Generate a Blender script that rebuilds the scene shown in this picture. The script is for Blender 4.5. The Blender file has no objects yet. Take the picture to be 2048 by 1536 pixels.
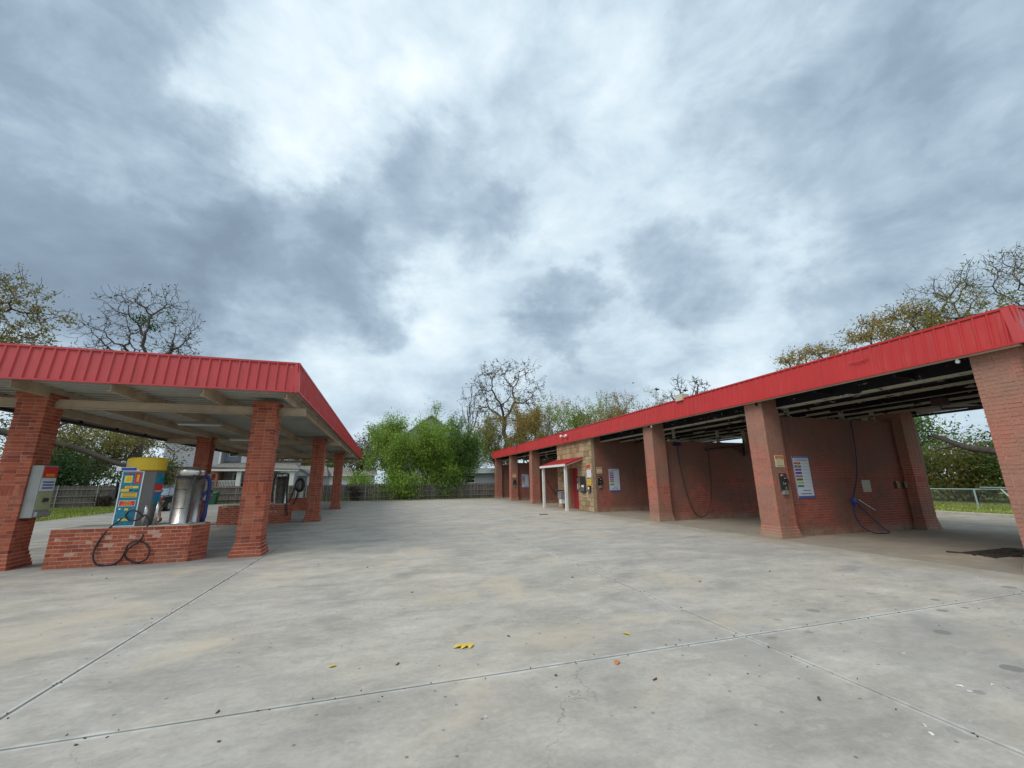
import bpy, bmesh, math, random
import numpy as np
from mathutils import Vector, Matrix
random.seed(7)
rng = np.random.default_rng(7)
scn = bpy.context.scene
col = scn.collection
D2R = math.radians

# ------------------------------------------------------------------ camera
CAM_H = 1.6
F_PX, PITCH, ROLL, YAW = 807.4, D2R(13.543), D2R(-0.618), D2R(17.282)
Fv = np.array([math.sin(YAW)*math.cos(PITCH), math.cos(YAW)*math.cos(PITCH), math.sin(PITCH)])
Rv = np.array([math.cos(YAW), -math.sin(YAW), 0.0])
Uv = np.cross(Rv, Fv)
CP = np.array([0.0, 0.0, CAM_H])
cr, sr = math.cos(ROLL), math.sin(ROLL)
camd = bpy.data.cameras.new('camera')
camd.sensor_width = 36.0
camd.lens = F_PX*36.0/2048.0
camd.clip_start = 0.05
camd.clip_end = 4000
cam = bpy.data.objects.new('camera', camd)
col.objects.link(cam)
cR = Rv*cr + Uv*sr
cU = Uv*cr - Rv*sr
cam.matrix_world = Matrix(((cR[0], cU[0], -Fv[0], CP[0]), (cR[1], cU[1], -Fv[1], CP[1]), (cR[2], cU[2], -Fv[2], CP[2]), (0, 0, 0, 1)))
scn.camera = cam


def ray(px, py):
    a, b = (px-1024)/F_PX, (py-768)/F_PX
    u = a*cr + b*sr
    v = -a*sr + b*cr
    return Fv + Rv*u - Uv*v


def at(px, py, ax, val):
    d = ray(px, py)
    i = 'XYZ'.index(ax)
    return CP + d*(val-CP[i])/d[i]


def proj(p):
    d = np.asarray(p, float)-CP
    z = d@Fv
    if z < .05:
        return None
    u = d@Rv/z
    v = -(d@Uv)/z
    return 1024+F_PX*(u*cr-v*sr), 768+F_PX*(u*sr+v*cr), z


# ------------------------------------------------------------------ world, sun, exposure
SUN_DIR = Vector((-0.70, -0.30, 0.85)).normalized()      # towards the sun, high on the left, a little behind the camera
SUN_EL = math.asin(SUN_DIR.z)
SUN_AZ = math.atan2(SUN_DIR.x, SUN_DIR.y)
scn.view_settings.view_transform = 'Standard'
scn.view_settings.look = 'None'
scn.view_settings.gamma = 1.0
scn.view_settings.exposure = 0.57
scn.view_settings.use_curve_mapping = False

world = bpy.data.worlds.new('World')
scn.world = world
world.use_nodes = True
wt = world.node_tree
wt.nodes.clear()


class NT:
    """tiny node helper"""
    def __init__(s, tree):
        s.t = tree

    def n(s, typ, **kw):
        nd = s.t.nodes.new(typ)
        for k, v in kw.items():
            if k.startswith('i_'):
                key = k[2:]
                key = int(key) if key.isdigit() else key.replace('_', ' ')
                s.put(nd.inputs[key], v)
            else:
                setattr(nd, k, v)
        return nd

    def put(s, sock, v):
        if isinstance(v, bpy.types.NodeSocket):
            s.t.links.new(v, sock)
        else:
            if sock.type == 'RGBA' and len(v) == 3:
                v = (*v, 1)
            sock.default_value = v

    def math(s, op, a, b=0.0, c=None, clamp=False):
        nd = s.t.nodes.new('ShaderNodeMath')
        nd.operation = op
        nd.use_clamp = clamp
        s.put(nd.inputs[0], a)
        s.put(nd.inputs[1], b)
        if c is not None:
            s.put(nd.inputs[2], c)
        return nd.outputs[0]

    def vm(s, op, a, b=None, scale=None):
        nd = s.t.nodes.new('ShaderNodeVectorMath')
        nd.operation = op
        s.put(nd.inputs[0], a)
        if b is not None:
            s.put(nd.inputs[1], b)
        if scale is not None:
            s.put(nd.inputs['Scale'], scale)
        return nd.outputs['Value'] if op in ('DOT_PRODUCT', 'LENGTH', 'DISTANCE') else nd.outputs[0]

    def mix(s, f, a, b, mode='MIX'):
        nd = s.t.nodes.new('ShaderNodeMix')
        nd.data_type = 'RGBA'
        nd.blend_type = mode
        s.put(nd.inputs[0], f)
        s.put(nd.inputs[6], a)
        s.put(nd.inputs[7], b)
        return nd.outputs[2]

    def noise(s, vec, scale, detail=4, rough=.55, dist=0.0, out=0):
        nd = s.t.nodes.new('ShaderNodeTexNoise')
        s.put(nd.inputs['Vector'], vec)
        nd.inputs['Scale'].default_value = scale
        nd.inputs['Detail'].default_value = detail
        nd.inputs['Roughness'].default_value = rough
        nd.inputs['Distortion'].default_value = dist
        return nd.outputs[out]

    def ramp(s, f, stops):
        nd = s.t.nodes.new('ShaderNodeValToRGB')
        s.put(nd.inputs[0], f)
        e = nd.color_ramp.elements
        while len(e) < len(stops):
            e.new(.5)
        for el, (p, c) in zip(e, stops):
            el.position = p
            el.color = (*c, 1) if not isinstance(c, float) else (c, c, c, 1)
        return nd.outputs[0]

    def mr(s, v, a, b, c=0.0, d=1.0, smooth=True):
        nd = s.t.nodes.new('ShaderNodeMapRange')
        nd.interpolation_type = 'SMOOTHSTEP' if smooth else 'LINEAR'
        s.put(nd.inputs[0], v)
        for i, x in enumerate((a, b, c, d)):
            nd.inputs[i+1].default_value = x
        return nd.outputs[0]

    def sep(s, v):
        nd = s.t.nodes.new('ShaderNodeSeparateXYZ')
        s.put(nd.inputs[0], v)
        return nd.outputs

    def comb(s, x, y, z):
        nd = s.t.nodes.new('ShaderNodeCombineXYZ')
        for i, v in enumerate((x, y, z)):
            s.put(nd.inputs[i], v)
        return nd.outputs[0]


W = NT(wt)
sky = W.n('ShaderNodeTexSky', sky_type='NISHITA', sun_disc=False, sun_elevation=SUN_EL, sun_rotation=SUN_AZ)
tc = W.n('ShaderNodeTexCoord')
dirv = W.vm('NORMALIZE', tc.outputs['Generated'])
sx = W.sep(dirv)
zz = W.math('MAXIMUM', sx[2], 0.0)
zz = W.math('ADD', zz, 0.30)
plane = W.comb(W.math('DIVIDE', sx[0], zz), W.math('DIVIDE', sx[1], zz), 0.0)
# irregular cloud edges: the direction used for the large banks is pushed about by noise
warp = W.noise(W.vm('MULTIPLY', dirv, (1.0, 1.0, 1.3)), 4.2, 7, .60, 0, out=1)
warp = W.vm('SUBTRACT', warp, (.5, .5, .5))
dw = W.vm('NORMALIZE', W.vm('ADD', dirv, W.vm('SCALE', warp, scale=.50)))
n_big = W.noise(plane, 1.1, 7, .56, .35)
n_mid = W.noise(W.vm('ADD', plane, (7.3, 2.1, 3.3)), 2.6, 7, .58, .2)
n_low = W.noise(W.vm('MULTIPLY', dirv, (1.0, 1.0, 1.7)), 5.5, 8, .60, .35)
dens = W.math('ADD', W.math('MULTIPLY', W.math('SUBTRACT', n_big, .5), .9), .51)
dens = W.math('ADD', dens, W.math('MULTIPLY', W.math('SUBTRACT', n_mid, .5), .50))
dens = W.math('ADD', dens, W.math('MULTIPLY', W.math('SUBTRACT', n_low, .5), .72))
BANKS = [(60, 230, 15, -.26), (150, 430, 13, -.22), (610, 560, 10, -.32), (730, 610, 6, -.16), (900, 420, 8, -.20), (760, 370, 7, -.12), (1000, 420, 5, -.12), (1360, 560, 7, -.24),
         (1120, 655, 5, -.26), (1780, 300, 12, -.12), (1980, 130, 14, -.16), (1450, 60, 9, -.06), (480, 440, 8, -.12), (1640, 560, 8, -.10), (1900, 480, 12, -.04), (330, 600, 8, -.10),
         (1070, 180, 6, -.10), (20, 450, 8, -.08), (370, 300, 7, .14), (520, 370, 7, .18), (640, 90, 10, .24), (900, 60, 7, .16), (880, 600, 7, .14), (1200, 260, 9, .16), (1900, 190, 4, .18), (1480, 620, 8, .18), (1000, 500, 5, .14),
         (250, 250, 6, .12), (720, 700, 7, .18), (100, 60, 8, .08), (1420, 700, 8, .12), (560, 240, 6, .14), (1240, 100, 5, .06), (1180, 760, 8, .08), (560, 690, 6, .10)]
for (px, py, rad, amp) in BANKS:
    d = ray(px, py)
    d = d/np.linalg.norm(d)
    dot = W.vm('DOT_PRODUCT', dw, tuple(d))
    dens = W.math('ADD', dens, W.mr(dot, math.cos(D2R(rad*1.45)), math.cos(D2R(rad*.15)), 0, amp*(.60 if amp > 0 else .95)))
dens = W.math('ADD', W.math('MULTIPLY', W.math('SUBTRACT', dens, .5), .80), .52)
cloud = W.ramp(dens, [(0.0, (.165, .22, .285)), (.22, (.215, .285, .36)), (.40, (.315, .40, .48)), (.55, (.435, .53, .60)), (.72, (.565, .645, .70)), (.9, (.69, .75, .785)), (1.0, (.77, .81, .83))])
# a little thinning into paler cloud near the horizon, and a few blue holes high up
hz = W.mr(sx[2], 0.0, .25, .35, 0.0)
cloud = W.mix(hz, cloud, (.48, .57, .64))
hole = W.mr(W.noise(plane, 1.7, 4, .6, .5), .70, .78, 0, .8)
below = W.mr(sx[2], -.12, -.02, 1, 0)
cl10 = W.vm('SCALE', cloud, scale=10.0)
skyc = W.mix(hole, cl10, sky.outputs[0])
skyc = W.mix(below, skyc, (2.2, 2.2, 2.1))
bg = W.n('ShaderNodeBackground')
W.put(bg.inputs[0], skyc)
bg.inputs[1].default_value = 0.10
wo = W.n('ShaderNodeOutputWorld')
wt.links.new(bg.outputs[0], wo.inputs[0])

sund = bpy.data.lights.new('sun', 'SUN')
sund.energy = 1.5
sund.angle = D2R(34)
sund.color = (1.0, .955, .90)
sun = bpy.data.objects.new('sun', sund)
col.objects.link(sun)
sun.location = (0, 0, 60)
sun.rotation_euler = SUN_DIR.to_track_quat('Z', 'Y').to_euler()

# ------------------------------------------------------------------ materials
MATS = {}


def mat(name, color=(.5, .5, .5), rough=.8, metal=0.0, spec=.5, fn=None):
    m = bpy.data.materials.new(name)
    m.use_nodes = True
    nt = m.node_tree
    b = nt.nodes['Principled BSDF']
    b.inputs['Base Color'].default_value = (*color, 1)
    b.inputs['Roughness'].default_value = rough
    b.inputs['Metallic'].default_value = metal
    b.inputs['Specular IOR Level'].default_value = spec
    if fn:
        fn(NT(nt), b)
    MATS[name] = m
    return m


def pos(N):
    return N.n('ShaderNodeNewGeometry').outputs['Position']


def bump(N, b, h, strength=.3, dist=.01):
    nd = N.n('ShaderNodeBump')
    nd.inputs['Strength'].default_value = strength
    nd.inputs['Distance'].default_value = dist
    N.put(nd.inputs['Height'], h)
    N.t.links.new(nd.outputs[0], b.inputs['Normal'])


def rnd(N):
    a = N.n('ShaderNodeObjectInfo').outputs['Random']
    g = N.n('ShaderNodeNewGeometry').outputs['Random Per Island']
    return N.math('FRACT', N.math('ADD', N.math('MULTIPLY', a, 3.7), g))


def generic(c, rough=.7, var=.12, nscale=6.0, dirt=(.08, .07, .06), dirtamt=.25, metal=0.0, bmp=.15):
    def fn(N, b):
        p = pos(N)
        n = N.noise(p, nscale, 5)
        k = N.mr(n, .25, .75, 1-var, 1+var, False)
        cc = N.vm('SCALE', c, scale=k)
        d = N.mr(N.noise(p, nscale*.35, 6, .65), .52, .72, 0, dirtamt)
        cc = N.mix(d, cc, dirt)
        N.put(b.inputs['Base Color'], cc)
        N.put(b.inputs['Roughness'], N.mr(n, .2, .8, max(.05, rough-.1), min(1, rough+.1), False))
        if bmp:
            bump(N, b, N.noise(p, nscale*8, 3), bmp, .004)
    return fn


def brickfn(cols, stain, stainamt, lime=None):
    def fn(N, b):
        p = pos(N)
        r = rnd(N)
        c = N.ramp(r, [(i/(len(cols)-1), x) for i, x in enumerate(cols)])
        n = N.noise(p, 28, 5, .65)
        c = N.vm('SCALE', c, scale=N.mr(n, .25, .75, .72, 1.25, False))
        s = N.mr(N.noise(p, 1.6, 6, .65), .42, .68, 0, stainamt)
        c = N.mix(s, c, stain)
        if lime:
            l = N.mr(N.noise(p, 55, 4, .7), .60, .72, 0, lime)
            c = N.mix(l, c, (.48, .33, .27))
        N.put(b.inputs['Base Color'], c)
        bump(N, b, N.noise(p, 90, 4, .7), .5, .004)
    return fn


mat('red_brick', rough=.88, spec=.2, fn=brickfn([(.35, .082, .045), (.40, .100, .054), (.29, .062, .038), (.43, .125, .070), (.35, .086, .048), (.22, .050, .034), (.38, .092, .050)], (.36, .17, .11), .30, .35))
mat('brick_mortar', rough=.95, spec=.15, fn=generic((.48, .285, .21), .95, .2, 14, (.25, .12, .09), .35, bmp=.4))
mat('dark_mortar', rough=.95, spec=.15, fn=generic((.27, .21, .18), .95, .2, 14, (.1, .07, .06), .3, bmp=.4))


def wash(colr, alt):
    def fn(N, b):
        p = pos(N)
        r = rnd(N)
        z = N.sep(p)[2]
        c = N.ramp(r, [(0, colr), (.5, tuple(x*1.12 for x in colr)), (1, tuple(x*.82 for x in colr))])
        big = N.noise(p, .9, 6, .62)
        band = N.mr(N.math('ADD', z, N.math('MULTIPLY', N.math('SUBTRACT', N.noise(p, 1.1, 5, .6), .5), 3.2)), 1.5, 2.6, 0, 1)                       # above the soldier course the wall was painted over in a browner coat
        c = N.mix(N.math('MULTIPLY', band, .75), c, alt)
        c = N.mix(N.mr(big, .36, .60, 0, .75), c, (alt[0]*.80, alt[1]*1.02, alt[2]*1.02))
        c = N.vm('SCALE', c, scale=N.mr(N.noise(p, 26, 5, .7), .25, .75, .78, 1.2, False))
        w = N.mr(N.noise(p, 60, 4, .7), .60, .70, 0, .4)
        c = N.mix(w, c, (.52, .36, .30))
        drip = N.mr(N.noise(N.vm('MULTIPLY', p, (5.5, 5.5, .45)), 1.0, 5, .6), .56, .72, 0, .45)
        c = N.mix(drip, c, (alt[0]*.55, alt[1]*.62, alt[2]*.66))
        lo = N.math('MULTIPLY', N.mr(z, .02, .34, .85, 0), N.mr(N.noise(p, 3.3, 5), .35, .6, .3, 1))
        c = N.mix(lo, c, (.36, .27, .19))
        N.put(b.inputs['Base Color'], c)
        bump(N, b, N.noise(p, 80, 4, .7), .4, .004)
    return fn


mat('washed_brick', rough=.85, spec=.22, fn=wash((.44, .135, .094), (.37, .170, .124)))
mat('wall_brick', rough=.85, spec=.22, fn=wash((.36, .098, .070), (.265, .122, .092)))  # walls darker than piers: bay interior shade and grime put into the colour
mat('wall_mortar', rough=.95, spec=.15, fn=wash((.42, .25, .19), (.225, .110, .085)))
mat('washed_mortar', rough=.95, spec=.15, fn=wash((.56, .34, .26), (.42, .215, .16)))


def redmetal(c):
    def fn(N, b):
        p = pos(N)
        n = N.noise(p, 1.1, 5, .6)
        fade = N.vm('SCALE', c, scale=N.mr(n, .3, .7, .92, 1.07, False))
        z = N.vm('MULTIPLY', p, (9, 9, .8))
        st = N.mr(N.noise(z, 1.0, 5, .6), .52, .74, 0, .35)
        fade = N.mix(st, fade, (.40, .11, .095))
        dk_ = N.mr(N.noise(N.vm('MULTIPLY', p, (6, 6, .5)), 1.3, 6, .65), .58, .72, 0, .18)
        fade = N.mix(dk_, fade, (.14, .03, .03))
        sc_ = N.mr(N.noise(p, 11, 6, .75), .68, .72, 0, .2)
        fade = N.mix(sc_, fade, (.5, .25, .2))
        N.put(b.inputs['Base Color'], fade)
        N.put(b.inputs['Roughness'], N.mr(N.noise(p, 5, 4), .3, .7, .36, .56, False))
    return fn


mat('red_sheet_metal', rough=.45, spec=.45, fn=redmetal((.45, .026, .025)))
mat('lit_red_metal', rough=.45, spec=.45, fn=redmetal((.47, .050, .052)))  # paler copy of the red sheet: stronger light on front fascias put into colour


def concrete(base1, base2, brown=0.0, sc=1.0):
    def fn(N, b):
        p = pos(N)
        s = N.sep(p)
        big = N.noise(p, .16*sc, 6, .6, .3)
        mid = N.noise(N.vm('MULTIPLY', p, (1.0, 1.9, 1)), .8*sc, 7, .66, .4)
        fine = N.noise(p, 22, 6, .7)
        med = N.noise(N.vm('MULTIPLY', p, (1.0, 1.5, 1)), 3.6, 9, .76, .3)
        c = N.mix(N.mr(big, .38, .62), base1, base2)
        c = N.vm('SCALE', c, scale=N.mr(mid, .28, .74, .72, 1.20, False))
        c = N.vm('SCALE', c, scale=N.mr(fine, .25, .75, .88, 1.10, False))
        c = N.vm('SCALE', c, scale=N.mr(med, .30, .70, .84, 1.15, False))
        fl = N.mr(N.noise(N.vm('MULTIPLY', N.vm('ADD', p, (9, 4, 0)), (1, 1.7, 1)), 5.0, 8, .74, .5), .585, .66, 0, .30)
        c = N.mix(fl, c, (.52, .50, .455))
        dkf = N.mr(N.noise(N.vm('MULTIPLY', N.vm('ADD', p, (1, 44, 0)), (1, 1.7, 1)), 4.0, 8, .74, .5), .585, .67, 0, .34)
        c = N.mix(dkf, c, (.21, .205, .19))
        # broad mottling in grey and buff
        c = N.mix(N.mr(N.noise(N.vm('ADD', p, (31, 7, 0)), .42*sc, 6, .62, .5), .50, .70, 0, .45), c, (.275, .26, .235))
        c = N.mix(N.mr(N.noise(N.vm('ADD', p, (3, 57, 0)), .5*sc, 6, .62, .5), .52, .70, 0, .6), c, (.50, .42, .31))
        # dark drips and oil spots, thickest to the right of the aisle
        vor = N.n('ShaderNodeTexVoronoi', feature='F1', voronoi_dimensions='2D')
        N.put(vor.inputs['Vector'], N.vm('MULTIPLY', p, (1, 1.25, 0)))
        vor.inputs['Scale'].default_value = 1.9
        vor.inputs['Randomness'].default_value = 1.0
        rad = N.math('ADD', N.math('MULTIPLY', N.sep(vor.outputs['Color'])[0], .17), .03)
        rough_d = N.math('ADD', vor.outputs['Distance'], N.math('MULTIPLY', N.math('SUBTRACT', N.noise(p, 14, 4), .5), .10))
        spot = N.mr(N.math('SUBTRACT', rough_d, rad), -.035, .0, 1, 0)
        reg = N.mr(N.math('ADD', s[0], N.math('MULTIPLY', N.noise(p, .7, 3), 2.0)), 3.6, 6.4, .05, 1)
        reg = N.math('MULTIPLY', reg, N.mr(s[1], 3.7, 5.2, 1, .18))
        reg = N.math('MULTIPLY', reg, N.mr(N.sep(vor.outputs['Color'])[1], .42, .47, 0, 1))
        c = N.mix(N.math('MULTIPLY', N.math('MULTIPLY', spot, reg), .6), c, (.12, .12, .11))
        # tiny specks
        v2 = N.n('ShaderNodeTexVoronoi', feature='F1', voronoi_dimensions='2D')
        N.put(v2.inputs['Vector'], p)
        v2.inputs['Scale'].default_value = 5.5
        sp = N.mr(v2.outputs['Distance'], .05, .08, 1, 0)
        sp = N.math('MULTIPLY', sp, N.mr(N.sep(v2.outputs['Color'])[2], .86, .9, 0, 1))
        c = N.mix(N.math('MULTIPLY', sp, .7), c, (.10, .10, .09))
        # chalky seams along the saw joints
        for ax, vals in ((0, (-2.5, 3.7)), (1, (3.8,))):
            for v in vals:
                dd = N.math('ABSOLUTE', N.math('SUBTRACT', s[ax], v))
                dn = N.math('ADD', dd, N.math('MULTIPLY', N.math('SUBTRACT', N.noise(p, 5.5, 6, .75), .5), .16))
                k = N.mr(dn, .006, .05, .6, 0)
                k = N.math('MULTIPLY', k, N.mr(N.noise(p, .55, 3), .38, .55, .35, 1))
                c = N.mix(k, c, (.60, .60, .57))
        # hairline cracks and faint tyre arcs
        pw_ = N.vm('ADD', p, N.vm('SCALE', N.noise(p, 1.3, 5, .6, 0, out=1), scale=1.1))
        ed = N.n('ShaderNodeTexVoronoi', feature='DISTANCE_TO_EDGE', voronoi_dimensions='2D')
        N.put(ed.inputs['Vector'], N.vm('MULTIPLY', pw_, (1, 1, 0)))
        ed.inputs['Scale'].default_value = .20
        ck = N.math('MULTIPLY', N.mr(ed.outputs['Distance'], .0004, .0013, .75, 0), N.mr(N.noise(p, .33, 3), .50, .60, 0, 1))
        c = N.mix(ck, c, (.12, .115, .10))
        dc = N.vm('DISTANCE', N.vm('MULTIPLY', p, (1, 1, 0)), (16.0, -4.0, 0))
        arc = N.math('ABSOLUTE', N.math('SUBTRACT', N.math('FRACT', N.math('MULTIPLY', dc, .28)), .5))
        tm = N.math('MULTIPLY', N.mr(arc, .02, .10, .40, 0), N.mr(N.noise(N.vm('MULTIPLY', p, (1, 1.6, 1)), .6, 5, .65), .48, .64, 0, 1))
        c = N.mix(tm, c, (.19, .19, .185))
        # white scuffs in the wash apron
        sc1 = N.mr(N.noise(N.vm('MULTIPLY', p, (1.0, 2.6, 1)), 1.35, 8, .74, .8), .655, .70, 0, .75)
        rg = N.math('MULTIPLY', N.mr(s[0], 4.2, 5.5, 0, 1), N.mr(s[0], 8.6, 9.8, 1, 0))
        rg = N.math('MULTIPLY', rg, N.mr(s[1], 6.6, 8.5, 1, .15))
        c = N.mix(N.math('MULTIPLY', sc1, rg), c, (.60, .60, .57))
        # brown silt next to the bays, darker streaky concrete under the canopy
        ap = N.math('MULTIPLY', N.mr(s[0], 9.0, 9.9, 0, 1), N.mr(N.noise(p, 1.2, 6, .65, .5), .36, .6, 0, .75))
        c = N.mix(ap, c, (.31, .265, .20))
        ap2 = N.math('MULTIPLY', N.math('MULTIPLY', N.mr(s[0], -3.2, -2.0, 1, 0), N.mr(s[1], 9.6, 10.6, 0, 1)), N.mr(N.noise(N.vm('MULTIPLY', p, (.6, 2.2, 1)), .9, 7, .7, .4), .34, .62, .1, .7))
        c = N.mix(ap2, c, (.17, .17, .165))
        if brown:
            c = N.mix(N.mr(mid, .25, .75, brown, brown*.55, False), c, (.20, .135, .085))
        N.put(b.inputs['Base Color'], c)
        N.put(b.inputs['Roughness'], N.mr(big, .3, .7, .78, .92, False))
        bump(N, b, N.math('ADD', fine, N.math('MULTIPLY', N.noise(p, 160, 3), .5)), .35, .004)
    return fn


mat('concrete', rough=.88, spec=.25, fn=concrete((.385, .358, .318), (.425, .388, .33)))
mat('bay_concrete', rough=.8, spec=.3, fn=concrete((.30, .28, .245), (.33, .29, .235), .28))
mat('curb_concrete', rough=.9, spec=.2, fn=generic((.46, .43, .37), .9, .15, 5, (.2, .18, .14), .3))
mat('joint_dirt', (.05, .045, .04), .95)
mat('soil', rough=.95, spec=.1, fn=generic((.10, .085, .05), .95, .3, 2, (.05, .06, .02), .5))


def grassfn(N, b):
    p = pos(N)
    r = N.n('ShaderNodeNewGeometry').outputs['Random Per Island']
    c = N.ramp(r, [(0, (.12, .20, .03)), (.4, (.22, .31, .05)), (.75, (.36, .38, .09)), (1, (.48, .43, .16))])
    c = N.vm('SCALE', c, scale=N.mr(N.noise(p, .5, 5), .3, .7, .75, 1.25, False))
    N.put(b.inputs['Base Color'], c)


mat('grass_blades', rough=.8, spec=.15, fn=grassfn)


def lawnfn(N, b):
    p = pos(N)
    c = N.ramp(N.noise(p, .45, 6, .65), [(.3, (.09, .12, .03)), (.5, (.16, .19, .05)), (.7, (.24, .22, .09))])
    c = N.vm('SCALE', c, scale=N.mr(N.noise(p, 14, 5, .7), .3, .7, .6, 1.35, False))
    N.put(b.inputs['Base Color'], c)
    bump(N, b, N.noise(p, 30, 4, .7), .8, .05)


mat('lawn', rough=.95, spec=.1, fn=lawnfn)


def leaf(cols, trans=.25):
    def fn(N, b):
        r = N.n('ShaderNodeNewGeometry').outputs['Random Per Island']
        p = pos(N)
        k = N.math('FRACT', N.math('ADD', N.math('MULTIPLY', r, .55), N.math('MULTIPLY', N.noise(p, .55, 3), .9)))
        c = N.ramp(k, [(i/(len(cols)-1), x) for i, x in enumerate(cols)])
        N.put(b.inputs['Base Color'], c)
        b.inputs['Roughness'].default_value = .6
        b.inputs['Specular IOR Level'].default_value = .3
        tr = N.n('ShaderNodeBsdfTranslucent')
        N.put(tr.inputs[0], c)
        ms = N.n('ShaderNodeMixShader')
        ms.inputs[0].default_value = trans
        N.t.links.new(b.outputs[0], ms.inputs[1])
        N.t.links.new(tr.outputs[0], ms.inputs[2])
        out = [x for x in N.t.nodes if x.type == 'OUTPUT_MATERIAL'][0]
        N.t.links.new(ms.outputs[0], out.inputs[0])
    return fn


mat('leaf_lime', fn=leaf([(.13, .27, .035), (.20, .38, .05), (.30, .45, .07), (.15, .30, .04), (.40, .42, .08)], .4))
mat('leaf_green', fn=leaf([(.06, .15, .03), (.12, .25, .045), (.19, .34, .06), (.05, .11, .03), (.26, .34, .08)], .35))
mat('leaf_dark', fn=leaf([(.025, .06, .015), (.04, .09, .02), (.06, .12, .03), (.035, .07, .02)], .2))
mat('leaf_olive', fn=leaf([(.16, .17, .04), (.26, .24, .06), (.34, .27, .07), (.13, .14, .05), (.25, .17, .06)], .4))
mat('leaf_yellow', fn=leaf([(.38, .30, .06), (.55, .40, .06), (.26, .26, .06), (.45, .28, .08), (.20, .19, .07)], .4))
mat('leaf_mixed', fn=leaf([(.12, .19, .04), (.30, .30, .07), (.16, .25, .05), (.40, .29, .09), (.13, .16, .05)], .4))
mat('leaf_brown', fn=leaf([(.06, .045, .03), (.11, .08, .045), (.05, .05, .03), (.16, .12, .06)], .15))
mat('vine_brown', fn=leaf([(.07, .035, .03), (.11, .05, .045), (.05, .04, .03), (.13, .09, .05)], .1))
mat('bark', rough=.95, spec=.1, fn=generic((.105, .088, .075), .95, .3, 9, (.04, .035, .03), .4, bmp=.6))
mat('pale_bark', rough=.95, spec=.1, fn=generic((.20, .175, .15), .95, .3, 9, (.07, .06, .05), .4, bmp=.6))
mat('fence_wood', rough=.92, spec=.12, fn=lambda N, b: (N.put(b.inputs['Base Color'], N.vm('SCALE', N.ramp(rnd(N), [(0, (.125, .105, .09)), (.5, (.19, .165, .145)), (1, (.155, .125, .11))]), scale=N.mr(N.noise(N.vm('MULTIPLY', pos(N), (14, 14, 2)), 1, 5, .65), .3, .7, .6, 1.3, False)))))
mat('fence_rail', rough=.92, spec=.12, fn=generic((.22, .20, .175), .9, .2, 9))
mat('galvanised', rough=.45, metal=.7, fn=generic((.42, .44, .43), .45, .1, 8, (.2, .19, .17), .2, bmp=.05))
mat('green_steel', rough=.6, fn=generic((.30, .42, .38), .6, .1, 8, (.2, .19, .17), .3, bmp=.05))
mat('soffit_metal', rough=.6, spec=.3, fn=generic((.38, .38, .345), .6, .12, 1.2, (.17, .14, .10), .45, bmp=.05))
mat('cream_steel', rough=.65, spec=.3, fn=generic((.42, .33, .235), .65, .2, 2.2, (.16, .10, .06), .6, bmp=.1))
mat('beige_steel', rough=.65, spec=.3, fn=generic((.50, .44, .34), .65, .12, 2.2, (.22, .15, .1), .35, bmp=.1))


def peel(thr):
  def fn(N, b):
    p = pos(N)
    q = N.vm('MULTIPLY', p, (1.2, .5, 2.2))
    m = N.mr(N.noise(q, 3.2, 8, .72, .6), thr, thr+.03)
    c = N.mix(m, (.40, .38, .29), (.018, .016, .02))
    r = N.mr(N.noise(p, 9, 5, .7), .6, .7, 0, .5)
    c = N.mix(r, c, (.13, .06, .035))
    N.put(b.inputs['Base Color'], c)
    bump(N, b, m, .4, .004)
  return fn


mat('peeling_steel', rough=.8, spec=.2, fn=peel(.565))
mat('rusted_web', rough=.85, spec=.15, fn=peel(.36))
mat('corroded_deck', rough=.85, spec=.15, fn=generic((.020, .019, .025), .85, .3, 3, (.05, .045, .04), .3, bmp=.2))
mat('dark_gutter', (.018, .016, .018), .6)
mat('white_paint', rough=.55, fn=generic((.72, .71, .68), .55, .05, 4, (.3, .27, .22), .18, bmp=.05))
mat('red_paint', rough=.5, fn=generic((.36, .028, .034), .5, .1, 4, (.12, .03, .03), .35, bmp=.05))
mat('grey_metal', rough=.5, metal=.3, fn=generic((.29, .29, .28), .5, .08, 6, (.14, .12, .10), .3, bmp=.05))
mat('dark_grey_metal', rough=.5, metal=.3, fn=generic((.15, .14, .135), .5, .1, 6, (.1, .08, .06), .3, bmp=.05))
mat('dark_metal', rough=.5, metal=.3, fn=generic((.05, .05, .05), .5, .1, 6, (.12, .10, .08), .3, bmp=.05))


def steelfn(N, b):
    p = pos(N)
    n = N.noise(N.vm('MULTIPLY', p, (3, 3, 60)), 1, 4)
    N.put(b.inputs['Base Color'], N.mix(N.mr(N.noise(N.vm('MULTIPLY', p, (5, 5, .6)), 1, 4), .5, .7, 0, .35), (.58, .56, .53), (.38, .35, .31)))
    N.put(b.inputs['Roughness'], N.mr(N.noise(p, 4, 4), .3, .7, .22, .34, False))


mat('stainless', metal=.95, fn=steelfn)
mat('black_rubber', (.016, .016, .018), .55)
mat('black_plastic', (.02, .02, .022), .4)
mat('blue_hose', (.022, .035, .16), .5)
mat('navy_hose', (.012, .016, .075), .5)
mat('blue_plastic', (.02, .05, .28), .45)
mat('brown_hose', (.05, .022, .02), .6)
mat('yellow_plastic', rough=.4, fn=generic((.60, .40, .015), .4, .08, 5, (.3, .18, .02), .3, bmp=.0))


def teal(N, b):
    p = pos(N)
    c = N.ramp(N.noise(p, 22, 6, .7, 1.2), [(.35, (.008, .07, .14)), (.47, (.012, .19, .27)), (.55, (.015, .13, .26)), (.63, (.05, .34, .34)), (.72, (.20, .38, .12))])
    N.put(b.inputs['Base Color'], c)


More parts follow.
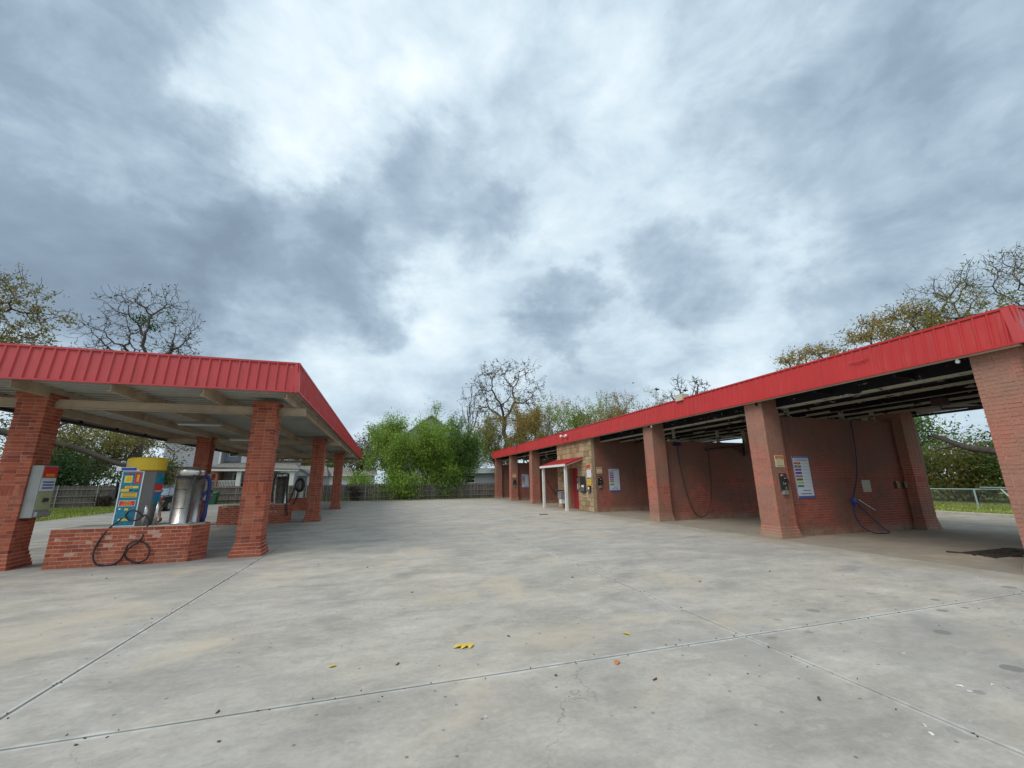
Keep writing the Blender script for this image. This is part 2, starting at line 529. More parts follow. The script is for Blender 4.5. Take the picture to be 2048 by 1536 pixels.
mat('decal_teal', rough=.4, fn=teal)
for nm, c in dict(decal_yellow=(.72, .50, .03), decal_orange=(.74, .25, .02), decal_red=(.58, .02, .015), decal_blue=(.02, .04, .42), decal_white=(.72, .74, .76), decal_grey=(.36, .38, .42), decal_black=(.02, .02, .02),
                  decal_purple=(.28, .02, .26), decal_green=(.015, .17, .06), decal_darkgreen=(.02, .07, .03), decal_lime=(.62, .66, .10), decal_cyan=(.03, .2, .28), decal_cream=(.72, .58, .38), decal_pale=(.60, .66, .72),
                  decal_brown=(.36, .10, .03), decal_navy=(.07, .10, .34), clip_tan=(.45, .34, .2), plate=(.45, .42, .34), olive_print=(.36, .40, .22)).items():
    mat(nm, c, .5)
mat('stone', rough=.9, spec=.2, fn=lambda N, b: (N.put(b.inputs['Base Color'], N.vm('SCALE', N.ramp(rnd(N), [(0, (.36, .25, .14)), (.3, (.46, .34, .20)), (.6, (.28, .185, .11)), (.8, (.50, .39, .25)), (1, (.38, .235, .14))]), scale=N.mr(N.noise(pos(N), 9, 6, .7), .3, .7, .66, 1.22, False))),
                                                 bump(N, b, N.noise(pos(N), 22, 5, .7), .7, .02)))
mat('stone_mortar', rough=.95, fn=generic((.40, .31, .20), .95, .15, 8, (.12, .08, .05), .4, bmp=.3))
mat('car_paint', (.018, .02, .026), .22, .3)
mat('pale_car_paint', (.42, .50, .56), .25, .2)
mat('car_glass', (.16, .22, .28), .06, .0, .9)
mat('window_glass', (.035, .045, .055), .08, .0, .8)
mat('alloy', (.55, .56, .58), .3, .8)
mat('lamp_red', (.35, .01, .01), .3)
mat('siding', rough=.75, fn=generic((.46, .46, .48), .75, .06, 1.5, (.3, .3, .3), .2, bmp=.05))
mat('grey_siding', rough=.75, fn=generic((.36, .38, .43), .75, .06, 1.5, (.25, .25, .27), .2, bmp=.05))
mat('pale_siding', rough=.75, fn=generic((.58, .60, .62), .75, .06, 1.5, (.3, .3, .3), .15, bmp=.05))
mat('house_brick', rough=.9, fn=brickfn([(.28, .12, .085), (.36, .17, .12), (.22, .10, .08), (.42, .22, .16)], (.30, .18, .13), .3))
mat('shingle', rough=.95, spec=.1, fn=generic((.20, .185, .17), .95, .2, 3, (.1, .09, .08), .3, bmp=.4))
mat('green_bin', (.012, .10, .045), .5)
mat('skin', (.55, .30, .21), .55)
mat('maroon_cloth', (.13, .012, .03), .9)
mat('khaki_cloth', (.30, .215, .125), .9)
mat('dark_cloth', (.035, .018, .02), .9)
mat('boot', (.12, .07, .045), .8)
mat('bird_black', (.012, .012, .014), .7)
mat('yellow_leaf', (.62, .42, .04), .6)
mat('orange_leaf', (.50, .16, .03), .6)
mat('debris', (.07, .055, .04), .9)
mat('chalk', (.66, .66, .63), .9)
mat('lens_white', (.75, .77, .78), .25)
mat('grime', (.035, .026, .02), .8)


# ------------------------------------------------------------------ object helpers
def wloc(o):
    v = Vector((0, 0, 0))
    while o is not None:
        v += Vector(o.location)
        o = o.parent
    return v


def tag(o, label, cat=None, group=None):
    o['label'] = label
    if cat:
        o['category'] = cat
    if group:
        o['group'] = group
    return o


def thing(name, label, cat, loc, group=None):
    o = bpy.data.objects.new(name, None)
    o.empty_display_size = .1
    col.objects.link(o)
    o.location = loc
    return tag(o, label, cat, group)


class MB:
    def __init__(s):
        s.v = []
        s.f = []
        s.m = []

    def add(s, verts, faces, mi=0):
        n = len(s.v)
        s.v.extend([tuple(map(float, v)) for v in verts])
        s.f.extend([tuple(i+n for i in f) for f in faces])
        s.m.extend([mi]*len(faces))
        return s

    BF = [(0, 3, 2, 1), (4, 5, 6, 7), (0, 1, 5, 4), (1, 2, 6, 5), (2, 3, 7, 6), (3, 0, 4, 7)]

    def box(s, x0, x1, y0, y1, z0, z1, mi=0, jit=0.0):
        vs = [(x0, y0, z0), (x1, y0, z0), (x1, y1, z0), (x0, y1, z0), (x0, y0, z1), (x1, y0, z1), (x1, y1, z1), (x0, y1, z1)]
        if jit:
            vs = [tuple(c+random.uniform(-jit, jit) for c in v) for v in vs]
        return s.add(vs, MB.BF, mi)

    def obox(s, c, sz, ang=0.0, mi=0, jit=0.0, tilt=0.0):
        ca, sa = math.cos(ang), math.sin(ang)
        vs = []
        for (a, b, d) in ((-1, -1, -1), (1, -1, -1), (1, 1, -1), (-1, 1, -1), (-1, -1, 1), (1, -1, 1), (1, 1, 1), (-1, 1, 1)):
            x, y, z = a*sz[0]/2, b*sz[1]/2, d*sz[2]/2
            if jit:
                x += random.uniform(-jit, jit); y += random.uniform(-jit, jit); z += random.uniform(-jit, jit)
            if tilt:
                x, z = x*math.cos(tilt)-z*math.sin(tilt), x*math.sin(tilt)+z*math.cos(tilt)
            vs.append((c[0]+x*ca-y*sa, c[1]+x*sa+y*ca, c[2]+z))
        return s.add(vs, MB.BF, mi)

    def tube(s, pts, r, n=8, mi=0, cap=True):
        pts = [np.array(p, float) for p in pts]
        rs = r if hasattr(r, '__len__') else [r]*len(pts)
        vs, fs = [], []
        up = np.array([0, 0, 1.0])
        prev = None
        for i, p in enumerate(pts):
            d = pts[min(i+1, len(pts)-1)]-pts[max(i-1, 0)]
            d = d/(np.linalg.norm(d)+1e-9)
            if prev is None:
                a = np.cross(d, up if abs(d[2]) < .9 else np.array([1.0, 0, 0]))
            else:
                a = prev-d*(prev@d)
            a = a/(np.linalg.norm(a)+1e-9)
            prev = a
            b = np.cross(d, a)
            for k in range(n):
                t = 2*math.pi*k/n
                vs.append(p+rs[i]*(a*math.cos(t)+b*math.sin(t)))
        for i in range(len(pts)-1):
            for k in range(n):
                k2 = (k+1) % n
                fs.append((i*n+k, i*n+k2, (i+1)*n+k2, (i+1)*n+k))
        if cap:
            fs.append(tuple(range(n-1, -1, -1)))
            fs.append(tuple((len(pts)-1)*n+k for k in range(n)))
        return s.add(vs, fs, mi)

    def lathe(s, c, prof, n=20, mi=0, sx=1.0, sy=1.0):
        vs, fs = [], []
        for (r, z) in prof:
            for k in range(n):
                t = 2*math.pi*k/n
                vs.append((c[0]+r*sx*math.cos(t), c[1]+r*sy*math.sin(t), c[2]+z))
        for i in range(len(prof)-1):
            for k in range(n):
                k2 = (k+1) % n
                fs.append((i*n+k, i*n+k2, (i+1)*n+k2, (i+1)*n+k))
        fs.append(tuple(range(n-1, -1, -1)))
        fs.append(tuple((len(prof)-1)*n+k for k in range(n)))
        return s.add(vs, fs, mi)

    def prism(s, poly, z0, z1, mi=0):
        n = len(poly)
        vs = [(x, y, z0) for x, y in poly]+[(x, y, z1) for x, y in poly]
        fs = [tuple(range(n-1, -1, -1)), tuple(range(n, 2*n))]+[(i, (i+1) % n, n+(i+1) % n, n+i) for i in range(n)]
        return s.add(vs, fs, mi)

    def build(s, name, mats, parent=None, loc=None, smooth=False, kind=None, label=None, cat=None, group=None, bevel=0):
        me = bpy.data.meshes.new(name)
        base = wloc(parent) if parent is not None else Vector(loc or (0, 0, 0))
        V = np.array(s.v, float).reshape(-1, 3)-np.array(base)
        me.from_pydata(V.tolist(), [], s.f)
        if not isinstance(mats, (list, tuple)):
            mats = [mats]
        for m in mats:
            me.materials.append(MATS[m])
        if len(mats) > 1:
            me.polygons.foreach_set('material_index', s.m)
        if smooth:
            me.polygons.foreach_set('use_smooth', [True]*len(me.polygons))
        me.update()
        o = bpy.data.objects.new(name, me)
        col.objects.link(o)
        if parent is not None:
            o.parent = parent
        else:
            o.location = base
        if kind:
            o['kind'] = kind
        if label:
            o['label'] = label
        if cat:
            o['category'] = cat
        if group:
            o['group'] = group
        if bevel:
            md = o.modifiers.new('bevel', 'BEVEL')
            md.width = bevel
            md.segments = 2
            md.limit_method = 'ANGLE'
        return o


def text_mesh(body, size, origin, xdir, updir, material, parent, name='lettering', thick=.002):
    cu = bpy.data.curves.new('lettering', 'FONT')
    cu.body = body
    cu.size = size
    cu.align_x = 'CENTER'
    cu.align_y = 'CENTER'
    cu.extrude = thick
    cu.resolution_u = 3
    tmp = bpy.data.objects.new('lettering_tmp', cu)
    col.objects.link(tmp)
    dg = bpy.context.evaluated_depsgraph_get()
    me = bpy.data.meshes.new_from_object(tmp.evaluated_get(dg))
    bpy.data.objects.remove(tmp)
    x = Vector(xdir).normalized()
    u = Vector(updir).normalized()
    nrm = x.cross(u)
    M = Matrix.Translation(Vector(origin)-wloc(parent)) @ Matrix((x, u, nrm)).transposed().to_4x4()
    me.transform(M)
    me.materials.clear()
    me.materials.append(MATS[material])
    o = bpy.data.objects.new(name, me)
    col.objects.link(o)
    o.parent = parent
    return o


# ------------------------------------------------------------------ bricks
BL, BH, JT = .191, .0627, .012
CO = BH+JT
ANG = {}
MESHCACHE = {}


def brick_mesh(dims, material):
    key = (round(dims[0], 2), round(dims[1], 2), round(dims[2], 3), material, random.randrange(3))
    if key not in MESHCACHE:
        b = MB()
        b.obox((0, 0, 0), dims, 0, 0, .0022)
        me = bpy.data.meshes.new('brick')
        me.from_pydata(b.v, [], b.f)
        me.materials.append(MATS[material])
        MESHCACHE[key] = me
    return MESHCACHE[key]


def run(out, p0, p1, z, parity, depth=.095, h=BH, pitch=BL+JT, vis=True, proud=0.0):
    """one course of stretchers from p0 to p1; the outer face lies on the line, outward = right-hand side"""
    p0 = np.array(p0, float); p1 = np.array(p1, float)
    L = np.linalg.norm(p1-p0)
    d = (p1-p0)/L
    nrm = np.array([d[1], -d[0]])
    ang = math.atan2(d[1], d[0])
    t = 0.0
    first = pitch/2 if parity else pitch
    k = 0
    while t < L-.03:
        w = (first if k == 0 else pitch)
        e = min(t+w, L+JT)
        if L+JT-e < .05:
            e = L+JT
        bl = e-t-JT
        c = p0+d*(t+bl/2)-nrm*(depth/2-proud)
        out.append(dict(c=(c[0], c[1], z+h/2), d=(bl, depth, h), a=ang, n=nrm, vis=vis))
        t = e
        k += 1


def ring(out, cx, cy, S, z, par, h=BH, pitch=BL+JT, Sy=None):
    Sy = Sy or S
    D = .095+JT
    x0, x1, y0, y1 = cx-S/2, cx+S/2, cy-Sy/2, cy+Sy/2
    a, b = (0, D) if par else (D, 0)
    run(out, (x0+a, y0), (x1-b, y0), z, par, h=h, pitch=pitch)
    run(out, (x1, y0+a), (x1, y1-b), z, par, h=h, pitch=pitch)
    run(out, (x1-a, y1), (x0+b, y1), z, par, h=h, pitch=pitch)
    run(out, (x0, y1-a), (x0, y0+b), z, par, h=h, pitch=pitch)


SOLD_Z = 19*CO


def pier(cx, cy, S, ztop, flare, corbel=True, Sy=None):
    """bricks of one pier and the mortar core"""
    out = []
    core = MB()
    Sy = Sy or S
    z = 0.0
    i = 0
    while z < ztop-.02:
        if abs(z-SOLD_Z) < .01:
            ring(out, cx, cy, S, z, 0, h=3*CO-JT, pitch=BH+JT*1.3, Sy=Sy)
            z += 3*CO
            i += 1
            continue
        e = 0
        if flare and i < 4:
            e = flare*(1-i/4)
        if corbel and z > ztop-2.5*CO:
            e = .035
        hh = min(BH, ztop-z-.004)
        ring(out, cx, cy, S+2*e, z, i % 2, h=hh, Sy=Sy+2*e)
        if e:
            core.box(cx-S/2-e+.006, cx+S/2+e-.006, cy-Sy/2-e+.006, cy+Sy/2+e-.006, z, min(z+CO, ztop))
        z += CO
        i += 1
    core.box(cx-S/2+.0065, cx+S/2-.0065, cy-Sy/2+.0065, cy+Sy/2-.0065, .0, ztop-.01)
    return out, core


def place_bricks(groups, material, limit=300, minpx=9.0):
    """groups: list of (parent, bricks). The nearest visible bricks become objects, the rest one joined mesh per parent"""
    cand = []
    for gi, gg in enumerate(groups):
        par, br = gg[:2]
        for bi, b in enumerate(br):
            c = np.array(b['c'])
            n = np.array([b['n'][0], b['n'][1], 0])
            if not b['vis'] or n@(CP-c) <= 0:
                continue
            q = proj(c)
            if q is None or not (-5 < q[0] < 2053 and -5 < q[1] < 1541):
                continue
            dd = np.array([math.cos(b['a']), math.sin(b['a']), 0])*b['d'][0]/2
            qa, qb = proj(c-dd), proj(c+dd)
            if qa is None or qb is None:
                continue
            px = math.hypot(qa[0]-qb[0], qa[1]-qb[1])
            px = max(px, abs(b['d'][2])*F_PX/q[2])
            if px > minpx:
                cand.append((px, gi, bi))
    cand.sort(reverse=True)
    chosen = set((g, b) for _, g, b in cand[:limit])
    for gi, gg in enumerate(groups):
        par, br = gg[:2]
        mt_ = gg[2] if len(gg) > 2 else material
        rest = MB()
        base = wloc(par)
        for bi, b in enumerate(br):
            if (gi, bi) in chosen:
                o = bpy.data.objects.new('brick', brick_mesh(b['d'], mt_))
                col.objects.link(o)
                o.parent = par
                o.location = Vector(b['c'])-base+Vector((b['n'][0], b['n'][1], 0))*random.uniform(-.002, .002)
                o.rotation_euler = (0, 0, b['a'])
            else:
                j = random.uniform(-.002, .002)
                rest.obox((b['c'][0]+b['n'][0]*j, b['c'][1]+b['n'][1]*j, b['c'][2]), b['d'], b['a'], 0, .0015)
        if rest.v:
            rest.build('brickwork', mt_, par, kind='stuff')


def part(name, parent, loc=(0, 0, 0)):
    """an Empty that is a part and carries sub-parts"""
    o = bpy.data.objects.new(name, None)
    o.empty_display_size = .1
    col.objects.link(o)
    o.parent = parent
    o.location = Vector(loc)-wloc(parent)
    return o


def sheet(p, along, up, width, nribs, rib=.024, spacing=.19, out_n=None, rw=.028):
    """ribbed metal sheet: p bottom start, along unit vector, up vector (full height)"""
    b = MB()
    p = np.array(p, float); al = np.array(along, float); upv = np.array(up, float)
    n = np.array(out_n, float)
    cols_ = [(0, 0)]
    for k in range(nribs):
        c = spacing*(k+.5)
        if c+rw > width:
            break
        cols_ += [(c-rw, 0), (c-rw*.45, rib), (c+rw*.45, rib), (c+rw, 0)]
    cols_.append((width-.003, 0))
    vs = []
    for (t, d) in cols_:
        vs.append(p+al*t+n*d); vs.append(p+al*t+n*d+upv)
    for (t, d) in cols_:
        vs.append(p+al*t+n*(d-.004)); vs.append(p+al*t+n*(d-.004)+upv)
    m = len(cols_)
    fs = []
    for i in range(m-1):
        fs.append((2*i, 2*i+2, 2*i+3, 2*i+1))
        o = 2*m
        fs.append((o+2*i, o+2*i+1, o+2*i+3, o+2*i+2))
        fs.append((2*i, o+2*i, o+2*i+2, 2*i+2))
        fs.append((2*i+1, 2*i+3, o+2*i+3, o+2*i+1))
    b.add(vs, fs)
    return b


# ------------------------------------------------------------------ ground
g = MB()
g.box(-420, 420, -160, 900, -.60, -.14)
g.build('ground', 'lawn', kind='structure')

# pavement: cast slabs with open saw joints over a dark base
pave = MB()
pave.box(-33, 23.9, -12, 25.5, -.139, -.10)
pave.box(-15.4, 23.9, 25.5, 38.9, -.139, -.10)
pv = pave.build('pavement', 'joint_dirt', kind='structure')
xl = [-33, -27.3, -21.1, -14.9, -8.7, -2.5, 3.7, 10.2, 17.0, 23.6]
yl = [-12, 3.8, 25.5]
for i in range(len(xl)-1):
    for j in range(2):
        b = MB()
        inb = xl[i] == 10.2
        b.box(xl[i]+.015, xl[i+1]-.015, yl[j]+.011, yl[j+1]-.011, -.13, 0.0 if not inb else -.001)
        b.build('slab', 'bay_concrete' if inb else 'concrete', pv)
for i in range(3, len(xl)-1):
    inb = xl[i] == 10.2
    b = MB()
    if i == 3:
        b.prism([(-15.3, 25.506), (-8.706, 25.506), (-8.706, 38.8), (-18.8, 38.8), (-15.6, 31.8)], -.13, 0)
    else:
        b.box(xl[i]+.006, xl[i+1]-.006, 25.506, 38.8, -.13, 0.0 if not inb else -.001)
    b.build('slab', 'bay_concrete' if inb else 'concrete', pv)

cb = MB()
cb.box(23.62, 23.98, -12, 38.8, -.13, .11)
cb.box(-18.8, 23.60, 38.82, 38.98, -.13, .05)
cb.build('kerb', 'curb_concrete', kind='structure')

# grass verges (lawn surfaces are part of the ground, blades are real)
lawnp = MB()
lawnp.prism([(24.0, -14), (80, -14), (80, 90), (24.0, 90)], -.139, .03)
lawnp.prism([(-80, 25.55), (-15.42, 25.55), (-15.72, 31.8), (-18.9, 38.99), (23.98, 38.99), (23.98, 90), (-80, 90)], -.138, -.01)
lawnp.build('lawn_ground', 'lawn', kind='structure')


def grass(name, areas, n, hmin, hmax, mats='grass_blades'):
    V = []; Fc = []
    tot = sum((a[1]-a[0])*(a[3]-a[2]) for a in areas)
    k = 0
    for (x0, x1, y0, y1, z) in areas:
        m = int(n*(x1-x0)*(y1-y0)/tot)
        xs = rng.uniform(x0, x1, m); ys = rng.uniform(y0, y1, m)
        for x, y in zip(xs, ys):
            if x < 0 and y < 38.9:      # left lawn edge
                edge = -15.35-(y-25.5)*.05 if y < 31.8 else -15.7-(y-31.8)*.455
                if x > edge-.05:
                    continue
            a = rng.uniform(0, 6.28); h = rng.uniform(hmin, hmax); w = rng.uniform(.012, .03)
            dx, dy = math.cos(a)*w, math.sin(a)*w
            lx, ly = rng.uniform(-.5, .5, 2)*h
            V += [(x-dx, y-dy, z), (x+dx, y+dy, z), (x+lx, y+ly, z+h)]
            Fc.append((k, k+1, k+2)); k += 3
    b = MB(); b.v = V; b.f = Fc; b.m = [0]*len(Fc)
    return b.build(name, mats, kind='stuff')


tag(grass('grass_strip', [(-18, 12, 38.95, 39.95, 0.0), (-33, -15.4, 25.7, 39.8, -.01)], 34000, .04, .13), 'ragged yellow green grass along the foot of the wooden fence and on the left verge')
tag(grass('grass_field', [(24.0, 34, 6, 20, .03)], 24000, .03, .09), 'short mown green grass beyond the kerb behind the wash bays')

# ------------------------------------------------------------------ vacuum canopy (left)
CX0, CX1, CY0, CY1 = -8.85, -2.007, 10.06, 39.0
CZB, CZT, SL = 3.633, 4.316, .055
can = thing('vacuum_canopy', 'red metal trimmed canopy on red brick columns over the vacuum islands', 'canopy', (-5.1, 11.4, 0))
groups = []
colsx = (-7.30, -2.893)
rows = (11.394, 20.304, 29.078)
for cy in rows:
    for cx in colsx:
        if cy == rows[2] and cx == colsx[0]:
            pass
        br, core = pier(cx, cy, .502, 3.575, .075)
        pr = part('brick_column', can, (cx, cy, 0))
        core.build('mortar', 'brick_mortar', pr)
        groups.append((pr, br))
place_bricks(groups, 'red_brick', 300)
# roof deck, ribbed underside
dk = MB()
dk.box(CX0+.05, CX1-.05, CY0+.05, CY1-.05, 3.70, 4.20)
dk.build('roof_deck', 'soffit_metal', can)
rb = MB()
y = CY0+.15
while y < CY1-.2:
    rb.box(CX0+.06, CX1-.06, y, y+.05, 3.675, 3.699)
    y += .30
rb.build('deck_ribs', 'soffit_metal', can, kind='stuff')
for jx in (-8.58, -7.03, -5.47, -3.86, -2.24):
    b = MB()
    b.box(jx, jx+.012, CY0+.06, CY1-.08, 3.478, 3.672)
    b.box(jx-.05, jx-.002, CY0+.06, CY1-.08, 3.478, 3.490)
    b.box(jx+.014, jx+.06, CY0+.06, CY1-.08, 3.661, 3.673)
    b.build('roof_joist', 'cream_steel', can)
for cy in rows:
    b = MB()
    b.box(-8.75, colsx[0]-.253, cy-.03, cy+.03, 3.29, 3.475)
    b.box(colsx[0]+.253, colsx[1]-.253, cy-.03, cy+.03, 3.29, 3.475)
    b.box(colsx[1]+.253, CX1-.03, cy-.03, cy+.03, 3.29, 3.475)
    b.box(-8.75, colsx[0]-.256, cy-.06, cy+.06, 3.278, 3.289)
    b.box(colsx[0]+.256, colsx[1]-.256, cy-.06, cy+.06, 3.278, 3.289)
    b.box(colsx[1]+.256, CX1-.034, cy-.06, cy+.06, 3.278, 3.289)
    b.build('cross_beam', 'cream_steel', can)
b = MB()
b.box(-8.70, CX1-.14, 37.9, 38.02, 3.29, 3.475)
b.build('cross_beam', 'cream_steel', can)
# fascia sheets
H_ = CZT-CZB
PW = .95


def fascia(parent, x0, y0, x1, y1, nrm, zb, zt, slope, matn, rib=.026):
    p0 = np.array([x0, y0]); p1 = np.array([x1, y1])
    L = np.linalg.norm(p1-p0); d = (p1-p0)/L
    t = 0
    while t < L-.02:
        w = min(PW, L-t)
        q = p0+d*t
        # mansard: the sheet leans back so the top is set in
        s = sheet((q[0], q[1], zb), (d[0], d[1], 0), (-nrm[0]*slope, -nrm[1]*slope, zt-zb), w, 5, rib, .19, (nrm[0], nrm[1], .08))
        s.build('fascia_panel', matn, parent)
        t += w


fascia(can, CX0, CY0, CX1, CY0, (0, -1), CZB, CZT, SL, 'lit_red_metal')
fascia(can, CX1, CY0, CX1, CY1, (1, 0), CZB, CZT, SL, 'red_sheet_metal')
fascia(can, CX1, CY1, CX0, CY1, (0, 1), CZB, CZT, SL, 'red_sheet_metal')
fascia(can, CX0, CY1, CX0, CY0, (-1, 0), CZB+.02, CZT, SL, 'red_sheet_metal')
tr = MB()
o_ = .03
tr.box(CX0-o_, CX1+o_, CY0-o_, CY0+.02, CZB-.012, CZB+.022)
tr.box(CX1-.02, CX1+o_, CY0+.022, CY1-.022, CZB-.012, CZB+.022)
tr.box(CX0-o_, CX1+o_, CY1-.02, CY1+o_, CZB-.012, CZB+.022)
q = SL
tr.box(CX0+q-o_, CX1-q+o_, CY0+q-o_, CY0+q+.05, CZT-.02, CZT+.022)
tr.box(CX1-q-.05, CX1-q+o_, CY0+q+.052, CY1-q-.052, CZT-.02, CZT+.022)
tr.box(CX0+q-o_, CX1-q+o_, CY1-q-.05, CY1-q+o_, CZT-.02, CZT+.022)
tr.build('fascia_trim', 'lit_red_metal', can)
ct = MB()
ct.add([(CX1+.034, CY0-.034, CZB), (CX1-.07, CY0-.03, CZB), (CX1-.07-q, CY0+q-.03, CZT), (CX1+.034-q, CY0+q-.034, CZT), (CX1+.03, CY0+.07, CZB), (CX1+.03-q, CY0+q+.07, CZT)],
       [(0, 3, 2, 1), (0, 4, 5, 3)])
ct.build('corner_trim', 'lit_red_metal', can)
# left edge: grey inner face, low rail and straps
gu = MB()
gu.box(CX0+.06, CX0+.075, CY0+.1, CY1-.1, 3.42, 3.672)
gu.build('edge_flashing', 'soffit_metal', can)
gp = MB()
gp.tube([(CX0+.12, CY0+.1, 3.385), (CX0+.12, CY1-.12, 3.385)], .045, 8)
gp.tube([(CX0+.12, CY1-.12, 3.40), (CX1-.12, CY1-.12, 3.40)], .04, 8)
gp.build('gutter_pipe', 'dark_gutter', can, smooth=True)
y = 11.7
while y < CY1-.3:
    b = MB()
    b.box(CX0+.10, CX0+.15, y, y+.05, 3.43, 3.60)
    b.build('gutter_strap', 'dark_gutter', can)
    y += 1.75

for (fx, fy, lb) in ((-5.5, 14.6, 'long thin strip light under the canopy nearer the front columns'), (-5.6, 19.4, 'strip light under the canopy just before the second cross beam')):
    t = thing('strip_light', lb, 'ceiling light', (fx, fy, 3.47), 'strip lights under the canopy')
    b = MB(); b.box(fx-.6, fx+.6, fy-.07, fy+.07, 3.40, 3.476); b.build('housing', 'grey_metal', t, bevel=.01)
    b = MB(); b.tube([(fx-.55, fy, 3.385), (fx+.55, fy, 3.385)], .03, 8); b.build('tube', 'lens_white', t, smooth=True)

# coin station on the left front column and its twin on the column behind
for (cy, lb) in ((11.394, 'tall metal vending box on the side of the leftmost front brick column'), (20.304, 'grey metal vending box on the brick column behind the steel vacuum')):
    x0 = -7.30+.252
    t = thing('vending_box', lb, 'vending box', (x0, cy, .96), 'vending boxes on canopy columns')
    b = MB(); b.box(x0, x0+.20, cy-.21, cy+.21, .97, 2.03); b.build('cabinet', 'grey_metal', t, bevel=.008)
    b = MB(); b.box(x0+.2, x0+.208, cy-.19, cy+.19, 1.78, 2.0, 0); b.box(x0+.2, x0+.208, cy-.19, cy+.19, 1.5, 1.77, 1); b.box(x0+.2, x0+.208, cy-.19, cy+.19, 1.12, 1.49, 2)
    for k in range(3):
        b.box(x0+.2085, x0+.212, cy-.15, cy+.15, 1.55+k*.06, 1.58+k*.06, 3)
    b.box(x0+.2, x0+.215, cy-.12, cy+.12, 1.80, 1.86, 4)
    b.build('face_decal', ['decal_red', 'decal_pale', 'olive_print', 'decal_navy', 'decal_orange'], t)
    b = MB(); b.box(x0+.209, x0+.25, cy-.05, cy+.05, 1.28, 1.36); b.build('coin_slot', 'dark_metal', t)
    b = MB(); b.box(x0+.01, x0+.26, cy-.19, cy+.19, .99, 1.09); b.build('tray', 'grey_metal', t, bevel=.006)

# ------------------------------------------------------------------ brick islands
ISL_H = 10*CO


def island(cy, lb, limit):
    x0, x1, hw, ch = -6.35, -3.94, .45, .26
    poly = [(x0, cy-hw), (x1, cy-hw), (x1+.22, cy-.10), (x1, cy+hw), (x0, cy+hw), (x0-.04, cy)]
    t = thing('brick_island', lb, 'brick island', (-5.15, cy, 0), 'brick vacuum islands')
    br = []
    for i in range(10):
        for k in range(6):
            run(br, poly[k], poly[(k+1) % 6], i*CO, (i+k) % 2, depth=.07)
    cen = np.array([(x0+x1)/2, cy])
    ins = [tuple(np.array(p)-(np.array(p)-cen)/np.linalg.norm(np.array(p)-cen)*.008) for p in poly]
    b = MB(); b.prism(ins, 0.001, ISL_H-.012); b.build('mortar', 'brick_mortar', t)
    ins2 = [tuple(np.array(p)-(np.array(p)-cen)/np.linalg.norm(np.array(p)-cen)*.10) for p in poly]
    b = MB(); b.prism(ins2, ISL_H-.011, ISL_H+.004); b.build('concrete_cap', 'curb_concrete', t)
    place_bricks([(t, br)], 'red_brick', limit, 8)
    return t


island(11.4, 'long low brick island with a looped black hose, under the front of the canopy', 300)
island(20.3, 'low brick island half hidden behind the tall front column on the right', 120)
island(28.7, 'farthest low brick island under the canopy, holding the vacuum with a coiled hose', 60)

# vending vacuum tower
T = thing('vacuum_tower', 'teal printed vacuum machine with a yellow cap on the front brick island', 'vacuum machine', (-5.15, 11.3, ISL_H))
zt0 = ISL_H+.004
b = MB()
b.prism([(-5.42, 11.06), (-5.03, 11.06), (-4.86, 11.16), (-4.78, 11.32), (-4.86, 11.5), (-5.03, 11.58), (-5.42, 11.58), (-5.5, 11.4), (-5.5, 11.2)], zt0, 1.91)
b.build('cabinet', 'dark_grey_metal', T, bevel=.008)
b = MB()
b.lathe((-5.12, 11.30, 1.912), [(.30, 0), (.345, .01), (.355, .03), (.355, .25), (.34, .275), (.30, .29), (.0, .31)], 28, sx=1.0, sy=.88)
b.build('yellow_cap', 'yellow_plastic', T, smooth=False, bevel=.004)
b = MB()
PX0, PX1, PZ0, PZ1, PY = -5.425, -5.035, zt0+.004, 1.90, 11.058
b.box(PX0, PX1, PY-.012, PY, PZ0, PZ1)
b.build('panel_frame', 'decal_white', T)
b = MB()
b.box(PX0+.02, PX1-.02, PY-.016, PY-.0125, PZ0+.02, PZ1-.02)
b.build('panel_print', 'decal_teal', T)


def dec(u0, u1, v0, v1, mi, lift, bb):
    w = PX1-PX0-.04; h = PZ1-PZ0-.04
    bb.box(PX0+.02+u0*w, PX0+.02+u1*w, PY-.0165-.0012*lift, PY-.0163, PZ0+.02+v0*h, PZ0+.02+v1*h, mi)


b = MB()
MA = ['decal_yellow', 'decal_red', 'decal_orange', 'decal_black', 'decal_lime', 'decal_navy', 'decal_white']
DECS = [[(.12, .52, .80, .93, 4, 1), (.2, .48, .82, .915, 0, 2)]+[(.23, .45, .835+k*.026, .846+k*.026, 2, 3) for k in range(3)],
        [(.25, .48, .945, .975, 1, 1), (.3, .42, .952, .968, 3, 2)],
        [(.64, .95, .785, .985, 1, 1), (.73, .86, .815, .955, 2, 2)]+[(.755, .835, .825+k*.025, .838+k*.025, 0, 3) for k in range(5)],
        [(.22, .9, .69, .735, 0, 1), (.3, .62, .70, .726, 2, 2), (.66, .86, .70, .726, 4, 2)],
        [(.04, .45, .63, .68, 0, 1)], [(.47, .62, .645, .668, 3, 1)], [(.7, .93, .635, .65, 3, 1)],
        [(.10, .90, .52, .605, 0, 1)]+[(.18, .84, .532+k*.025, .541+k*.025, 3 if k != 1 else 1, 2) for k in range(3)],
        [(.08, .90, .355, .46, 6, 1), (.10, .88, .362, .453, 1, 2)],
        [(.42, .60, .275, .315, 0, 1)], [(.13, .22, .29, .32, 6, 1)], [(.2, .72, .085, .125, 4, 1), (.26, .62, .095, .115, 0, 2)]]
for grp in DECS:
    b = MB()
    for g_ in grp:
        dec(*g_, b)
    b.build('sticker', MA, T)
mx = (PX0+PX1)/2
mz = PZ0+.02+(PZ1-PZ0-.04)*.4075
text_mesh('MAX', .062, (mx, PY-.0205, mz+.026), (1, 0, 0), (0, 0, 1), 'decal_yellow', T)
